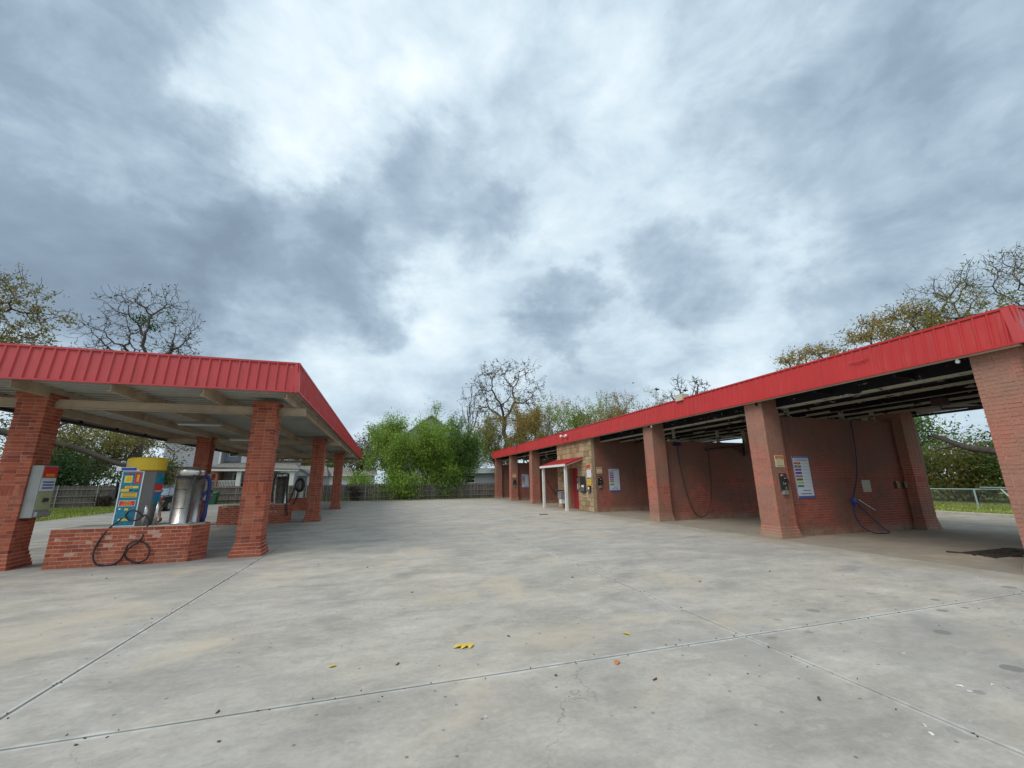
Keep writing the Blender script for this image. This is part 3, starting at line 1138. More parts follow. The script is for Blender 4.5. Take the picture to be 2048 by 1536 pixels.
text_mesh('CREDIT', .056, (mx, PY-.0205, mz-.026), (1, 0, 0), (0, 0, 1), 'decal_yellow', T)
b = MB()
b.box(-5.52, -5.10, 10.995, 11.02, 1.905, 1.985, 0)
b.box(-5.43, -5.16, 10.992, 10.9945, 1.915, 1.975, 1)
b.box(-5.40, -5.20, 10.9895, 10.9918, 1.937, 1.955, 2)
b.build('name_plate', ['decal_white', 'decal_blue', 'decal_navy'], T)
b = MB()
a0 = math.atan2(.24, .18)
for (z0, z1, mi) in ((1.62, 1.84, 0), (1.50, 1.61, 1), (1.40, 1.49, 2), (1.20, 1.39, 0)):
    b.obox((-4.812, 11.245, (z0+z1)/2), (.17, .006, z1-z0), math.atan2(.16, .08), mi)
b.obox((-4.808, 11.243, 1.47), (.15, .008, .02), math.atan2(.16, .08), 3)
b.build('side_sticker', ['decal_teal', 'decal_red', 'decal_navy', 'decal_yellow'], T)
b = MB()
b.box(-5.56, -5.50, 11.12, 11.22, 1.33, 1.50); b.box(-5.545, -5.52, 11.14, 11.2, 1.5, 1.68)
b.build('nozzle_holder', 'black_plastic', T, bevel=.006)
b = MB()
b.tube([(-4.93, 11.17, 1.2), (-4.92, 11.15, 1.0), (-4.95, 11.14, .76)], .045, 10)
b.tube([(-4.74, 11.22, 1.25), (-4.74, 11.2, 1.0), (-4.76, 11.2, .76)], .04, 10)
b.build('suction_tube', 'stainless', T, smooth=True)

path = [(287, 1034), (277, 1024), (262, 1021), (252, 1030), (258, 1040), (274, 1040), (290, 1030), (300, 1046), (294, 1062), (282, 1078), (266, 1090), (254, 1101), (250, 1112), (258, 1120), (274, 1124), (290, 1120), (298, 1108), (297, 1094), (286, 1084), (270, 1082), (256, 1090), (250, 1104), (240, 1120), (222, 1131), (203, 1134), (190, 1126), (186, 1110), (192, 1092), (205, 1072), (222, 1056), (236, 1044), (244, 1036)]


def spline(pts, n=6):
    P = [np.array(p, float) for p in pts]
    P = [2*P[0]-P[1]]+P+[2*P[-1]-P[-2]]
    out = []
    for i in range(1, len(P)-2):
        for k in range(n):
            t = k/n
            out.append(.5*((2*P[i])+(-P[i-1]+P[i+1])*t+(2*P[i-1]-5*P[i]+4*P[i+1]-P[i+2])*t*t+(-P[i-1]+3*P[i]-3*P[i+1]+P[i+2])*t**3))
    out.append(P[-2])
    return out


pw = []
for i, (px, py) in enumerate(path):
    yy = 10.915 if py > 1062 else 10.97
    yy -= .03*math.sin(i*1.3)
    p = at(px, py, 'Y', yy)
    pw.append((p[0], p[1], max(p[2], .772) if py <= 1062 else max(p[2], .02)))
b = MB()
b.tube(spline(pw, 5), .016, 7)
b.build('black_hose', 'black_rubber', None, loc=(-5.2, 10.9, .0), smooth=True, label='thin black hose looped in circles down the front of the first brick island', cat='hose')


def cyl_vac(cx, cy, lb, r=.262, top=1.97, band=1.77, name='vacuum_cylinder'):
    t = thing(name, lb, 'vacuum machine', (cx, cy, ISL_H), 'steel vacuum cylinders')
    z0 = ISL_H+.005
    b = MB()
    b.lathe((cx, cy, 0), [(r+.012, z0), (r+.012, z0+.03), (r, z0+.035), (r, band-.012)], 40)
    b.build('drum', 'stainless', t, smooth=False)
    for p in t.children[0].data.polygons:
        p.use_smooth = abs(p.normal.z) < .5
    b = MB(); b.lathe((cx, cy, 0), [(r+.010, band-.011), (r+.010, band+.011)], 40); b.build('band', 'dark_metal', t)
    b = MB(); b.lathe((cx, cy, 0), [(r, band+.012), (r, top-.06), (r-.03, top-.02), (r-.10, top+.01), (.02, top+.03)], 40); b.build('lid', 'stainless', t, smooth=True)
    b = MB()
    for (z0_, z1_) in ((1.09, 1.095), (1.505, 1.51)):
        for k in range(7):
            a = math.pi*1.5-.55+k*.12
            b.obox((cx+(r+.001)*math.cos(a), cy+(r+.001)*math.sin(a), (z0_+z1_)/2), (.034, .004, .006), a+math.pi/2)
    for a in (math.pi*1.5-.61, math.pi*1.5+.23):
        b.obox((cx+(r+.001)*math.cos(a), cy+(r+.001)*math.sin(a), 1.30), (.005, .004, .42), a+math.pi/2)
    b.build('door_seam', 'dark_metal', t)
    b = MB()
    a = math.pi*1.5+.62
    b.obox((cx+(r+.02)*math.cos(a), cy+(r+.02)*math.sin(a), 1.28), (.05, .04, 1.0), a+math.pi/2)
    b.build('hose_channel', 'dark_metal', t, bevel=.006)
    return t


cyl_vac(-4.28, 11.36, 'round stainless steel vacuum cylinder with a blue hose on the front brick island')
b = MB()
hp = [(-4.12, 11.5, 1.74), (-4.05, 11.58, 1.79), (-3.99, 11.64, 1.66), (-3.98, 11.66, 1.35), (-4.0, 11.66, 1.0), (-4.03, 11.64, .82), (-4.01, 11.62, .79), (-3.97, 11.6, .9), (-3.985, 11.61, 1.2)]
b.tube(spline(hp), .042, 10)
b.tube(spline([(-3.985, 11.61, 1.45), (-4.03, 11.56, 1.38), (-4.12, 11.52, 1.22), (-4.16, 11.5, 1.12)]), .034, 10)
b.build('blue_vacuum_hose', 'blue_hose', None, loc=(-4.0, 11.6, .75), smooth=True, label='thick dark blue hose hanging beside the front stainless steel cylinder', cat='hose')
cyl_vac(-4.22, 20.25, 'dull steel vacuum cylinder on the brick island behind the tall front column', r=.235, top=2.05, band=1.86)
b = MB()
b.tube(spline([(-4.45, 20.05, 2.0), (-4.5, 20.0, 1.7), (-4.51, 19.99, 1.2), (-4.47, 20.0, .85)]), .032, 9)
b.tube(spline([(-4.0, 20.02, 2.0), (-3.95, 19.97, 1.9), (-3.96, 19.95, 1.5), (-3.93, 19.93, 1.0), (-3.86, 19.85, .55), (-3.8, 19.8, .3)]), .032, 9)
b.build('black_vacuum_hose', 'black_rubber', None, loc=(-4.2, 20.0, .75), smooth=True, label='pair of black hoses hanging either side of the second steel cylinder', cat='hose')
# coil vacuum
t = thing('coil_vacuum', 'dark vacuum machine wearing a coiled black hose on the farthest brick island', 'vacuum machine', (-4.9, 28.3, ISL_H))
b = MB(); b.box(-5.12, -4.68, 28.25, 28.6, ISL_H+.005, 1.2); b.build('cabinet', 'stainless', t, bevel=.01)
b = MB(); b.lathe((-4.9, 28.42, 0), [(.26, 1.2), (.28, 1.25), (.28, 1.92), (.22, 2.02), (.02, 2.05)], 24); b.build('drum', 'grey_metal', t)
b = MB()
for k in range(4):
    b.tube([(-4.9+(.25-.015*k)*math.cos(a), 28.12-.03*k, 1.52+(.38-.02*k)*math.sin(a)) for a in np.linspace(0, 6.2832, 26)], .04, 8, cap=False)
b.tube(spline([(-5.13, 28.1, 1.4), (-5.25, 28.05, 1.0), (-5.35, 28.0, .55)]), .04, 8)
b.tube(spline([(-4.95, 28.05, 1.15), (-5.0, 28.02, .8), (-5.1, 28.0, .45), (-5.25, 28.0, .35)]), .04, 8)
b.build('hose', 'black_rubber', t, smooth=True)

# ------------------------------------------------------------------ wash bays (right)
RX = 10.45
FX, RZB, RZT, RSL = 10.25, 3.812, 4.486, .065
RY0, RY1, RXB = 3.62, 40.0, 17.75
PS = .61
wb = thing('wash_bay_building', 'long open fronted car wash of pinkish brick piers under a red metal fascia', 'building', (RX, 21, 0))
groups = []
PIERS = [3.83, 8.98, 14.22, 28.80, 34.10, 39.10]
for py in PIERS:
    br, core = pier(RX+PS/2, py+PS/2, PS, 3.93, .055, corbel=False)
    pr = part('brick_pier', wb, (RX+PS/2, py+PS/2, 0))
    core.build('mortar', 'washed_mortar', pr)
    groups.append((pr, br))
    # rear pier
    rx = 16.2
    br, core = pier(rx+PS/2, py+.06+.30, PS, 3.93, .05, corbel=False, Sy=.95)
    pr = part('brick_pier', wb, (rx+PS/2, py+.2, 0))
    core.build('mortar', 'washed_mortar', pr)
    groups.append((pr, br))


def divider(x0, x1, yf, top, th=.22):
    br = []
    core = MB()
    n = int(round(top/CO))
    i = 0
    z = 0
    while z < top-.03:
        if abs(z-SOLD_Z) < .01:
            run(br, (x0+.012, yf), (x1-.012, yf), z, 0, depth=.07, h=3*CO-JT, pitch=BH+JT*1.3)
            z += 3*CO
        else:
            run(br, (x0+.012, yf), (x1-.012, yf), z, i % 2, depth=.07, h=min(BH, top-z-.01))
            z += CO
        i += 1
    core.box(x0+.004, x1-.004, yf+.004, yf+th, 0.001, top)
    core.box(x0+.006, x1-.006, yf-.012, yf+th+.02, top+.001, top+.035)
    pr = part('divider_wall', wb, ((x0+x1)/2, yf, 0))
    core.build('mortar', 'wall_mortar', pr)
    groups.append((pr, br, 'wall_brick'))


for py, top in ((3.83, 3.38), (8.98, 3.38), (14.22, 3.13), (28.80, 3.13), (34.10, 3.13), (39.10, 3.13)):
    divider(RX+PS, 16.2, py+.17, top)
# office block: brick sides, stone front
OY0, OY1 = 19.52, 24.10
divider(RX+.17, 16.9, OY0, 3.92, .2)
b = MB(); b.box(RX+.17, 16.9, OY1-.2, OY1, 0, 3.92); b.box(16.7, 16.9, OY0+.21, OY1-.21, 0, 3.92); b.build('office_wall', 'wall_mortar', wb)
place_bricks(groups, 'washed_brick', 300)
sw = part('stone_front', wb, (RX, (OY0+OY1)/2, 0))
DY0, DY1, DZ = 21.26, 22.72, 2.32      # doorway
b = MB()
b.box(RX+.02, RX+.17, OY0+.01, DY0, 0, 3.92); b.box(RX+.02, RX+.17, DY1, OY1-.01, 0, 3.92); b.box(RX+.02, RX+.17, DY0, DY1, DZ, 3.92)
b.build('mortar', 'stone_mortar', sw)
random.seed(11)
z = 0.005
while z < 3.88:
    h = random.choice((.14, .18, .22, .26, .3))
    if z < DZ < z+h+.08:
        h = max(DZ-z-.0, .1)
    h = min(h, 3.9-z)
    y = OY0+.005
    while y < OY1-.02:
        w = random.uniform(.2, .62)*(.7+h)
        e = min(y+w, OY1-.01)
        if OY1-e < .12:
            e = OY1-.01
        if z < DZ-.02:
            if y < DY0 and e > DY0-.1:
                e = DY0
            if DY0-.001 <= y < DY1:
                y = DY1
                continue
        b = MB()
        p = random.uniform(.0, .022)
        b.box(RX-p, RX+.05, y+.008, e-.008, z+.006, z+h-.008, 0, .006)
        b.build('stone', 'stone', sw, bevel=.008)
        y = e
    z += h
random.seed(5)
# recessed doorway
b = MB()
b.box(RX+.171, RX+.55, DY1+.001, DY1+.06, 0, DZ+.05); b.box(RX+.171, RX+.55, DY0-.06, DY0-.001, 0, DZ+.05)
b.box(RX+.171, RX+.55, DY0, DY1, DZ+.002, DZ+.06)
b.build('door_reveal', 'washed_brick', wb)
dr = MB(); dr.box(RX+.42, RX+.47, DY0+.02, DY1-.45, .01, DZ)
dr = dr.build('door', 'red_paint', wb)
b = MB(); b.box(RX+.418, RX+.47, DY1-.44, DY1, .01, DZ); b.build('door_side_panel', 'red_paint', wb)
b = MB(); b.box(RX+.405, RX+.419, 22.02, 22.27, .95, 1.85, 0); b.build('window', 'window_glass', dr)
b = MB(); b.box(RX+.395, RX+.404, 22.06, 22.22, 1.1, 1.45, 0); b.box(RX+.395, RX+.404, 22.06, 22.2, 1.55, 1.72, 1); b.build('notice', ['decal_white', 'decal_grey'], dr)
b = MB(); b.tube([(RX+.38, DY0+.12, 1.05), (RX+.36, DY0+.12, 1.05), (RX+.36, DY0+.22, 1.05)], .012, 6); b.build('handle', 'stainless', dr)

# roof deck, purlins, stubs
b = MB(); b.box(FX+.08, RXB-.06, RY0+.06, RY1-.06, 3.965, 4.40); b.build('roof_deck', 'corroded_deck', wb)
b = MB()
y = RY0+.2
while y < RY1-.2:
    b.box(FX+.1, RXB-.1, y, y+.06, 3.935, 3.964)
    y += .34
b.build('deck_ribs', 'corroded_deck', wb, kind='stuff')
for i, px in enumerate((11.02, 12.25, 13.5, 14.8, 16.05)):
    b = MB()
    z0 = 3.60+.02*i
    b.box(px, px+.012, RY0+.1, RY1-.1, z0+.03, 3.934, 1)
    b.box(px-.014, px+.10, RY0+.1, RY1-.1, z0-.012, z0-.001, 0)
    b.box(px-.016, px-.003, RY0+.1, RY1-.1, z0, z0+.045, 0)
    b.build('purlin', ['peeling_steel', 'rusted_web'], wb)
y = 5.6
k = 0
while y < RY1-1:
    if not (19 < y < 24.3):
        b = MB()
        b.box(FX+.15, RXB-.2, y, y+.05, 3.70+.02*(k % 2), 3.80)
        b.build('roof_strut', 'rusted_web', wb)
    y += 1.75
    k += 1
for py, top in ((8.98, 3.415), (14.22, 3.165), (28.8, 3.165), (34.1, 3.165)):
    for px in (11.72, 14.05, 15.5):
        b = MB(); b.box(px-.045, px+.045, py+.22, py+.32, top+.001, 3.93); b.box(px-.09, px+.09, py+.18, py+.36, top+.001, top+.02); b.build('steel_stub', 'peeling_steel', wb)
for (y0_, y1_) in ((4.5, 8.9), (9.7, 14.1), (14.9, 19.4), (24.2, 28.7), (29.5, 34.0)):
    b = MB(); b.tube([(11.6, y0_, 3.66), (11.6, y1_, 3.66)], .022, 6); b.tube([(13.1, y0_, 3.60), (13.1, y1_, 3.60)], .03, 6); b.build('conduit', 'rusted_web', wb)
    ym = (y0_+y1_)/2
    b = MB(); b.box(13.8, 14.1, ym-.12, ym+.12, 3.42, 3.62); b.tube([(13.95, ym, 3.42), (13.95, ym, 3.34), (14.5, ym-.9, 3.30)], .025, 6); b.build('boom_swivel', 'brown_hose', wb)
# fascias
fascia(wb, FX, RY1, FX, RY0, (-1, 0), RZB, RZT, RSL, 'red_sheet_metal', .02)
fascia(wb, FX, RY0, RXB, RY0, (0, -1), RZB, RZT, RSL, 'lit_red_metal', .02)
fascia(wb, RXB, RY0, RXB, RY1, (1, 0), RZB, RZT, RSL, 'red_sheet_metal', .02)
fascia(wb, RXB, RY1, FX, RY1, (0, 1), RZB, RZT, RSL, 'red_sheet_metal', .02)
tr = MB()
tr.box(FX-o_, FX+.02, RY0+.024, RY1-.02, RZB-.012, RZB+.022)
tr.box(FX-o_, RXB+o_, RY0-o_, RY0+.022, RZB-.012, RZB+.022)
q = RSL
tr.box(FX+q-o_, FX+q+.05, RY0+q+.052, RY1-q, RZT-.02, RZT+.022)
tr.box(FX+q-o_, RXB-q+o_, RY0+q-o_, RY0+q+.05, RZT-.02, RZT+.022)
tr.build('fascia_trim', 'red_sheet_metal', wb)
b = MB()
b.add([(FX-.034, RY0-.034, RZB), (FX-.03, RY0+.12, RZB), (FX-.03+q, RY0+q+.12, RZT), (FX-.034+q, RY0+q-.034, RZT), (FX+.12, RY0-.03, RZB), (FX+.12+q, RY0+q-.03, RZT)], [(0, 3, 2, 1), (0, 4, 5, 3)])
b.build('corner_trim', 'lit_red_metal', wb)
b = MB(); b.box(FX+.025, FX+.11, RY0+.1, RY1-.1, RZB-.03, RZB-.004); b.build('soffit_strip', 'beige_steel', wb)
b = MB(); b.box(RXB-.24, RXB-.22, RY0+.1, RY1-.1, 3.70, 3.84); b.build('rear_flashing', 'white_paint', wb)
b = MB(); b.tube([(RXB-.14, RY0+.1, 3.665), (RXB-.14, RY1-.1, 3.665)], .04, 8); b.build('rear_pipe', 'dark_gutter', wb, smooth=True)
b = MB(); b.tube([(FX-.012, 6.35, 4.22), (FX-.02, 6.2, 4.19), (FX-.02, 6.05, 4.19), (FX-.012, 5.95, 4.23)], .012, 6); b.build('bent_edge', 'lit_red_metal', wb)
# roof leader box and a torn flap on the fascia
b = MB(); b.box(FX-.03, FX+.3, 11.98, 12.34, 4.42, 4.66); b.build('roof_drain_box', 'beige_steel', wb, bevel=.01)
t = MB(); t.tube([(FX-.02, 31.9, 4.2), (FX-.10, 32.0, 4.42), (FX-.06, 32.3, 4.62), (FX-.16, 32.7, 4.7)], [.05, .045, .03, .01], 6)
t.tube([(FX-.09, 32.0, 4.42), (FX-.14, 31.6, 4.5), (FX-.16, 31.3, 4.46)], [.035, .03, .01], 5)
t.build('broken_branch', 'pale_bark', None, loc=(FX-.05, 32, 4.2), label='pale broken branch caught on the edge of the red fascia near its far end', cat='branch')

# drain grate in the first bay
t = thing('floor_drain', 'dark muddy trench drain in the floor of the nearest wash bay', 'drain', (12.7, 5.75, 0))
b = MB(); b.box(11.9, 13.7, 5.45, 5.5, .0, .014); b.box(11.9, 13.7, 6.0, 6.05, .0, .014); b.box(11.9, 11.95, 5.5, 6.0, 0, .014); b.box(13.65, 13.7, 5.5, 6.0, 0, .014); b.build('frame', 'grime', t)
b = MB(); b.box(11.951, 13.649, 5.501, 5.999, .0, .004)
for k in range(60):
    a = random.uniform(0, 3.14)
    b.obox((random.uniform(11.8, 13.8), random.gauss(5.75, .16), .012), (random.uniform(.05, .22), random.uniform(.02, .06), random.uniform(.01, .035)), a, 0, .008)
b.build('mud', 'grime', t)
for k in range(22):
    b = MB(); b.box(11.98+k*.075, 12.01+k*.075, 5.5, 6.0, .0045, .013); b.build('grate_bar', 'grime', t)

# door awning
aw = thing('door_awning', 'small red lean to awning on white posts over the office door', 'awning', (9.9, 22.5, 0))
ax0, ax1, ay0, ay1 = 9.38, RX-.03, 20.55, 24.38
zf, zw = 2.50, 2.86


def slab_slope(b, x0, x1, y0, y1, za, zb_, th, mi=0):
    b.add([(x0, y0, za-th), (x1, y0, zb_-th), (x1, y1, zb_-th), (x0, y1, za-th), (x0, y0, za), (x1, y0, zb_), (x1, y1, zb_), (x0, y1, za)], MB.BF, mi)


b = MB()
slab_slope(b, ax0, ax1, ay0, ay1, zf, zw, .025)
k = ay0+.1
while k < ay1:
    slab_slope(b, ax0, ax1, k, k+.03, zf+.02, zw+.02, .019)
    k += .24
b.build('awning_roof', 'lit_red_metal', aw)
b = MB(); slab_slope(b, ax0-.01, ax1, ay0-.03, ay0-.002, zf+.025, zw+.025, .11); b.build('side_trim', 'red_sheet_metal', aw)
b = MB(); b.box(ax0-.03, ax0-.002, ay0, ay1, zf-.13, zf-.01); b.build('front_beam', 'white_paint', aw)
for yy in (ay0, ay1-.06):
    b = MB(); slab_slope(b, ax0, ax1, yy, yy+.06, zf-.03, zw-.03, .10); b.build('rafter', 'white_paint', aw)
for yy in (20.95, 24.28):
    b = MB(); b.box(9.49, 9.63, yy-.07, yy+.07, .0, zf-.02); b.build('post', 'white_paint', aw, bevel=.008)


# signs and machines on walls facing the camera
def menu_board(x0, yf, z1, lb, w=.65, h=1.21):
    b = MB()
    z0 = z1-h
    b.box(x0, x0+w, yf-.014, yf-.004, z0, z1, 0)
    f = yf-.0145

    def r(u0, u1, v0, v1, mi, l=0):
        b.box(x0+u0*w, x0+u1*w, f-.0015-l*.001, f, z0+v0*h, z0+v1*h, mi)
    r(0.0, 1, .95, 1.0, 1); r(0, 1, 0, .055, 1); r(0.0, .022, .06, .945, 1); r(.978, 1, .06, .945, 1)
    r(.06, .94, .968, .98, 2, 1)
    r(.12, .92, .912, .925, 2); r(.12, .88, .885, .895, 3)
    cols_ = [4, 5, 6, 7, 4, 8, 9, 10]
    for i, cc in enumerate(cols_):
        v = .80-i*.077
        r(.07, .45, v, v+.05, cc)
        r(.16, .36, v+.018, v+.03, 9 if cc == 5 else 2, 1) if cc in (4, 5) else None
        r(.5, .93, v+.02, v+.027, 2)
    r(.14, .2, .80-6*.077+.012, .80-6*.077+.035, 3, 1); r(.27, .31, .80-6*.077+.012, .80-6*.077+.04, 3, 1); r(.38, .44, .80-6*.077+.008, .80-6*.077+.035, 3, 1)
    r(.36, .8, .175, .19, 3); r(.2, .84, .095, .115, 11)
    return b.build('menu_board', ['decal_pale', 'decal_navy', 'decal_grey', 'decal_black', 'decal_red', 'decal_darkgreen', 'decal_purple', 'decal_blue', 'decal_green', 'decal_lime', 'decal_cyan', 'decal_navy'], None,
                   loc=(x0+w/2, yf, z0), label=lb, cat='sign', group='wash menu boards')


menu_board(11.48, 9.15, 2.24, 'tall white menu board with coloured buttons on the nearest dividing wall')
menu_board(11.40, OY0, 2.23, 'white menu board on the brick side wall of the office')
menu_board(11.45, 34.27, 2.23, 'small looking white menu board in the far wash bays left of the awning')


def warn(x0, yf, z0, lb, w=.32, h=.33):
    b = MB()
    b.box(x0, x0+w, yf-.012, yf-.003, z0, z0+h, 0)
    f = yf-.0125
    b.box(x0+.02, x0+w-.02, f-.001, f, z0+h*.68, z0+h*.95, 1)
    b.box(x0+.05, x0+w-.05, f-.002, f-.0011, z0+h*.83, z0+h*.90, 2); b.box(x0+.07, x0+w-.07, f-.002, f-.0011, z0+h*.72, z0+h*.77, 0)
    b.box(x0+.03, x0+w-.03, f-.001, f, z0+h*.06, z0+h*.2, 3)
    for k in range(5):
        b.box(x0+.05, x0+w-.05, f-.001, f, z0+h*(.27+.075*k), z0+h*(.29+.075*k), 3)
    return b.build('warning_sign', ['decal_cream', 'decal_brown', 'decal_orange', 'olive_print'], None, loc=(x0+w/2, yf, z0), label=lb, cat='sign', group='small cream warning signs')


warn(10.62, 8.98, 1.91, 'small cream notice on the pier beside the nearest menu board')
warn(10.70, OY0, 1.95, 'small cream notice on the office side wall, left of its menu board')
warn(10.58, 34.10, 1.91, 'small cream notice on a far pier left of the awning')


def coinbox(x0, yf, z0, lb, w=.23, h=.58):
    t = thing('coin_box', lb, 'coin box', (x0+w/2, yf, z0), 'coin boxes on the wash bay piers')
    b = MB(); b.box(x0, x0+w, yf-.06, yf-.001, z0+.12, z0+h); b.build('plate', 'black_plastic', t, bevel=.005)
    b = MB(); b.box(x0-.012, x0+w+.012, yf-.02, yf-.0012, z0+.10, z0+h+.015); b.build('bezel', 'stainless', t)
    b = MB(); b.box(x0+.04, x0+w-.03, yf-.075, yf-.001, z0, z0+.115); b.build('tray', 'grey_metal', t)
    b = MB(); b.box(x0+.09, x0+.16, yf-.064, yf-.0605, z0+h-.07, z0+h-.03, 0); b.box(x0+.02, x0+.07, yf-.064, yf-.0605, z0+h-.075, z0+h-.035, 1)
    b.box(x0+.05, x0+.10, yf-.066, yf-.0605, z0+.26, z0+.35, 2); b.box(x0+.13, x0+.16, yf-.064, yf-.0605, z0+.28, z0+.31, 1); b.box(x0+.11, x0+.18, yf-.068, yf-.0605, z0+.14, z0+.21, 2)
    b.build('slots', ['decal_red', 'decal_cream', 'stainless'], t)
    b = MB(); b.lathe((x0+.155, yf-.07, z0+.44), [(.022, -.012), (.03, 0), (.022, .012)], 12); b.build('knob', 'stainless', t)
    b = MB(); b.box(x0+w-.03, x0+w+.06, yf-.08, yf-.03, z0+.3, z0+.36); b.box(x0+w, x0+w+.03, yf-.08, yf-.04, z0+.36, z0+.43); b.build('lock', 'dark_metal', t)
    return t


coinbox(10.66, 8.98, 1.16, 'black coin box with metal slots on the pier beside the nearest menu board')
coinbox(10.72, OY0, 1.22, 'black coin box on the office side wall below the small cream notice')
coinbox(10.60, 34.10, 1.16, 'dark coin box on a far pier, left of the awning')


# signs on the stone front (facing the aisle, -X)
def xface(name, y0, y1, z0, z1, rects, mats_, lb, cat, th=.012):
    b = MB()
    xx = RX-.024
    b.box(xx-th, xx+.022, y0, y1, z0, z1, 0)
    for (u0, u1, v0, v1, mi, l) in rects:      # u from the near (right) edge leftwards in the picture is y
        b.box(xx-th-.0015-.001*l, xx-th-.0001, y0+(y1-y0)*u0, y0+(y1-y0)*u1, z0+(z1-z0)*v0, z0+(z1-z0)*v1, mi)
    return b.build(name, mats_, None, loc=(xx, (y0+y1)/2, z0), label=lb, cat=cat)


xface('notice_board', 19.64, 20.10, 1.75, 2.42, [(0, 1, .86, 1, 1, 0), (.1, .45, .74, .98, 2, 1), (.58, .92, .74, .98, 2, 1), (0, 1, .62, .85, 1, 0), (.1, .9, .66, .72, 3, 1)]+[(.12, .88, .08+.12*k, .11+.12*k, 3, 0) for k in range(5)],
      ['decal_white', 'decal_red', 'decal_brown', 'decal_grey'], 'red and white notice on the stone corner of the office', 'sign')
xface('orange_sign', 19.70, 20.06, 1.33, 1.66, [(.1, .9, .08, .2, 1, 0), (.3, .7, .4, .85, 1, 0), (.42, .6, .5, .7, 2, 1)], ['decal_yellow', 'decal_brown', 'decal_cream'], 'square orange sign on the office stone below the red notice', 'sign')
t = thing('change_machine', 'small black and steel change box under the orange sign', 'change machine', (RX-.03, 19.88, 1.0))
b = MB(); b.box(RX-.08, RX-.01, 19.72, 20.04, 1.0, 1.31); b.build('cabinet', 'black_plastic', t, bevel=.006)
b = MB(); b.box(RX-.10, RX-.081, 19.80, 19.95, 1.14, 1.26); b.build('screen', 'decal_white', t)
b = MB(); b.box(RX-.11, RX-.081, 19.74, 20.02, 1.01, 1.09); b.build('tray', 'stainless', t)
t = thing('vending_machine', 'dark wall vending machine on the stones right of the office door', 'vending machine', (RX-.05, 20.5, .95))
b = MB(); b.box(RX-.12, RX-.01, 20.28, 20.78, .95, 1.82); b.build('cabinet', 'dark_metal', t, bevel=.01)
b = MB(); b.box(RX-.135, RX-.121, 20.36, 20.70, 1.42, 1.76, 0); b.box(RX-.137, RX-.121, 20.34, 20.60, 1.24, 1.36, 1); b.box(RX-.137, RX-.121, 20.34, 20.66, 1.05, 1.2, 2); b.build('front', ['black_plastic', 'decal_white', 'stainless'], t)
t = thing('rubbish_holder', 'black wire and steel holder on the wall left of the office door', 'dispenser', (RX-.2, 23.2, .5))
b = MB(); b.box(RX-.34, RX-.02, 22.95, 23.45, .55, .95); b.build('bin', 'grey_metal', t, bevel=.02)
b = MB(); b.box(RX-.30, RX-.06, 23.0, 23.3, .28, .549); b.build('holder', 'white_paint', t)
b = MB(); b.tube(spline([(RX-.05, 22.9, 1.0), (RX-.42, 22.95, 1.05), (RX-.46, 23.2, 1.04), (RX-.42, 23.5, 1.02), (RX-.05, 23.52, 1.0)]), .03, 7); b.build('hoop', 'black_plastic', t, smooth=True)
b = MB(); b.box(RX-.10, RX-.025, 22.80, 22.9, .1, 2.3); b.build('downpipe', 'green_steel', None, loc=(RX-.05, 22.85, .1), label='narrow green grey downpipe on the stones left of the office door', cat='pipe')

# equipment on the nearest divider wall
WY = 9.15
b = MB(); b.box(14.19, 14.56, WY-.012, WY-.003, 1.16, 1.52); b.build('blank_plate', 'plate', None, loc=(14.37, WY, 1.16), label='blank beige plate screwed to the nearest dividing wall', cat='plate')
for cx, lb in ((15.72, 'floor mat clip on the nearest dividing wall, the one closer to the beige plate'), (16.0, 'floor mat clip on the nearest dividing wall, closest to the rear pier')):
    if cx == 16.0:
        cx = 16.09
    t = thing('mat_clip', lb, 'mat clip', (cx, WY, 1.25), 'mat clips on the wall')
    b = MB(); b.box(cx-.07, cx+.04, WY-.02, WY-.002, 1.24, 1.47); b.build('base', 'dark_metal', t)
    b = MB(); b.obox((cx+.03, WY-.06, 1.36), (.035, .06, .19), .2); b.build('jaw', 'clip_tan', t)
    b = MB(); b.box(cx-.03, cx+.0, WY-.06, WY-.021, 1.43, 1.47); b.build('spring', 'stainless', t)
wh = thing('wash_hose', 'blue pressure hose with trigger gun and wand on the nearest dividing wall', 'hose', (13.6, WY-.06, .9))
b = MB()
b.tube(spline([(14.20, WY-.05, 3.37), (14.17, WY-.06, 2.9), (14.10, WY-.07, 2.3), (13.95, WY-.08, 1.7), (13.72, WY-.08, 1.25), (13.56, WY-.08, .98), (13.50, WY-.09, .85), (13.47, WY-.12, .5), (13.56, WY-.18, .2), (13.75, WY-.33, .03), (14.0, WY-.48, .02), (14.2, WY-.47, .03), (14.24, WY-.36, .10), (14.12, WY-.2, .35), (13.85, WY-.12, .65), (13.63, WY-.09, .88)]), .014, 7)
b.build('hose', 'navy_hose', wh, smooth=True)
b = MB(); b.box(13.50, 13.66, WY-.13, WY-.05, .88, 1.0); b.box(13.56, 13.60, WY-.12, WY-.06, .76, .88); b.build('trigger_gun', 'blue_plastic', wh, bevel=.008)
b = MB(); b.tube([(13.66, WY-.09, .98), (13.74, WY-.09, .96)], .022, 8); b.build('coupling', 'black_plastic', wh)
b = MB(); b.tube([(13.74, WY-.09, .96), (14.37, WY-.10, .62)], .014, 8); b.build('wand', 'stainless', wh)
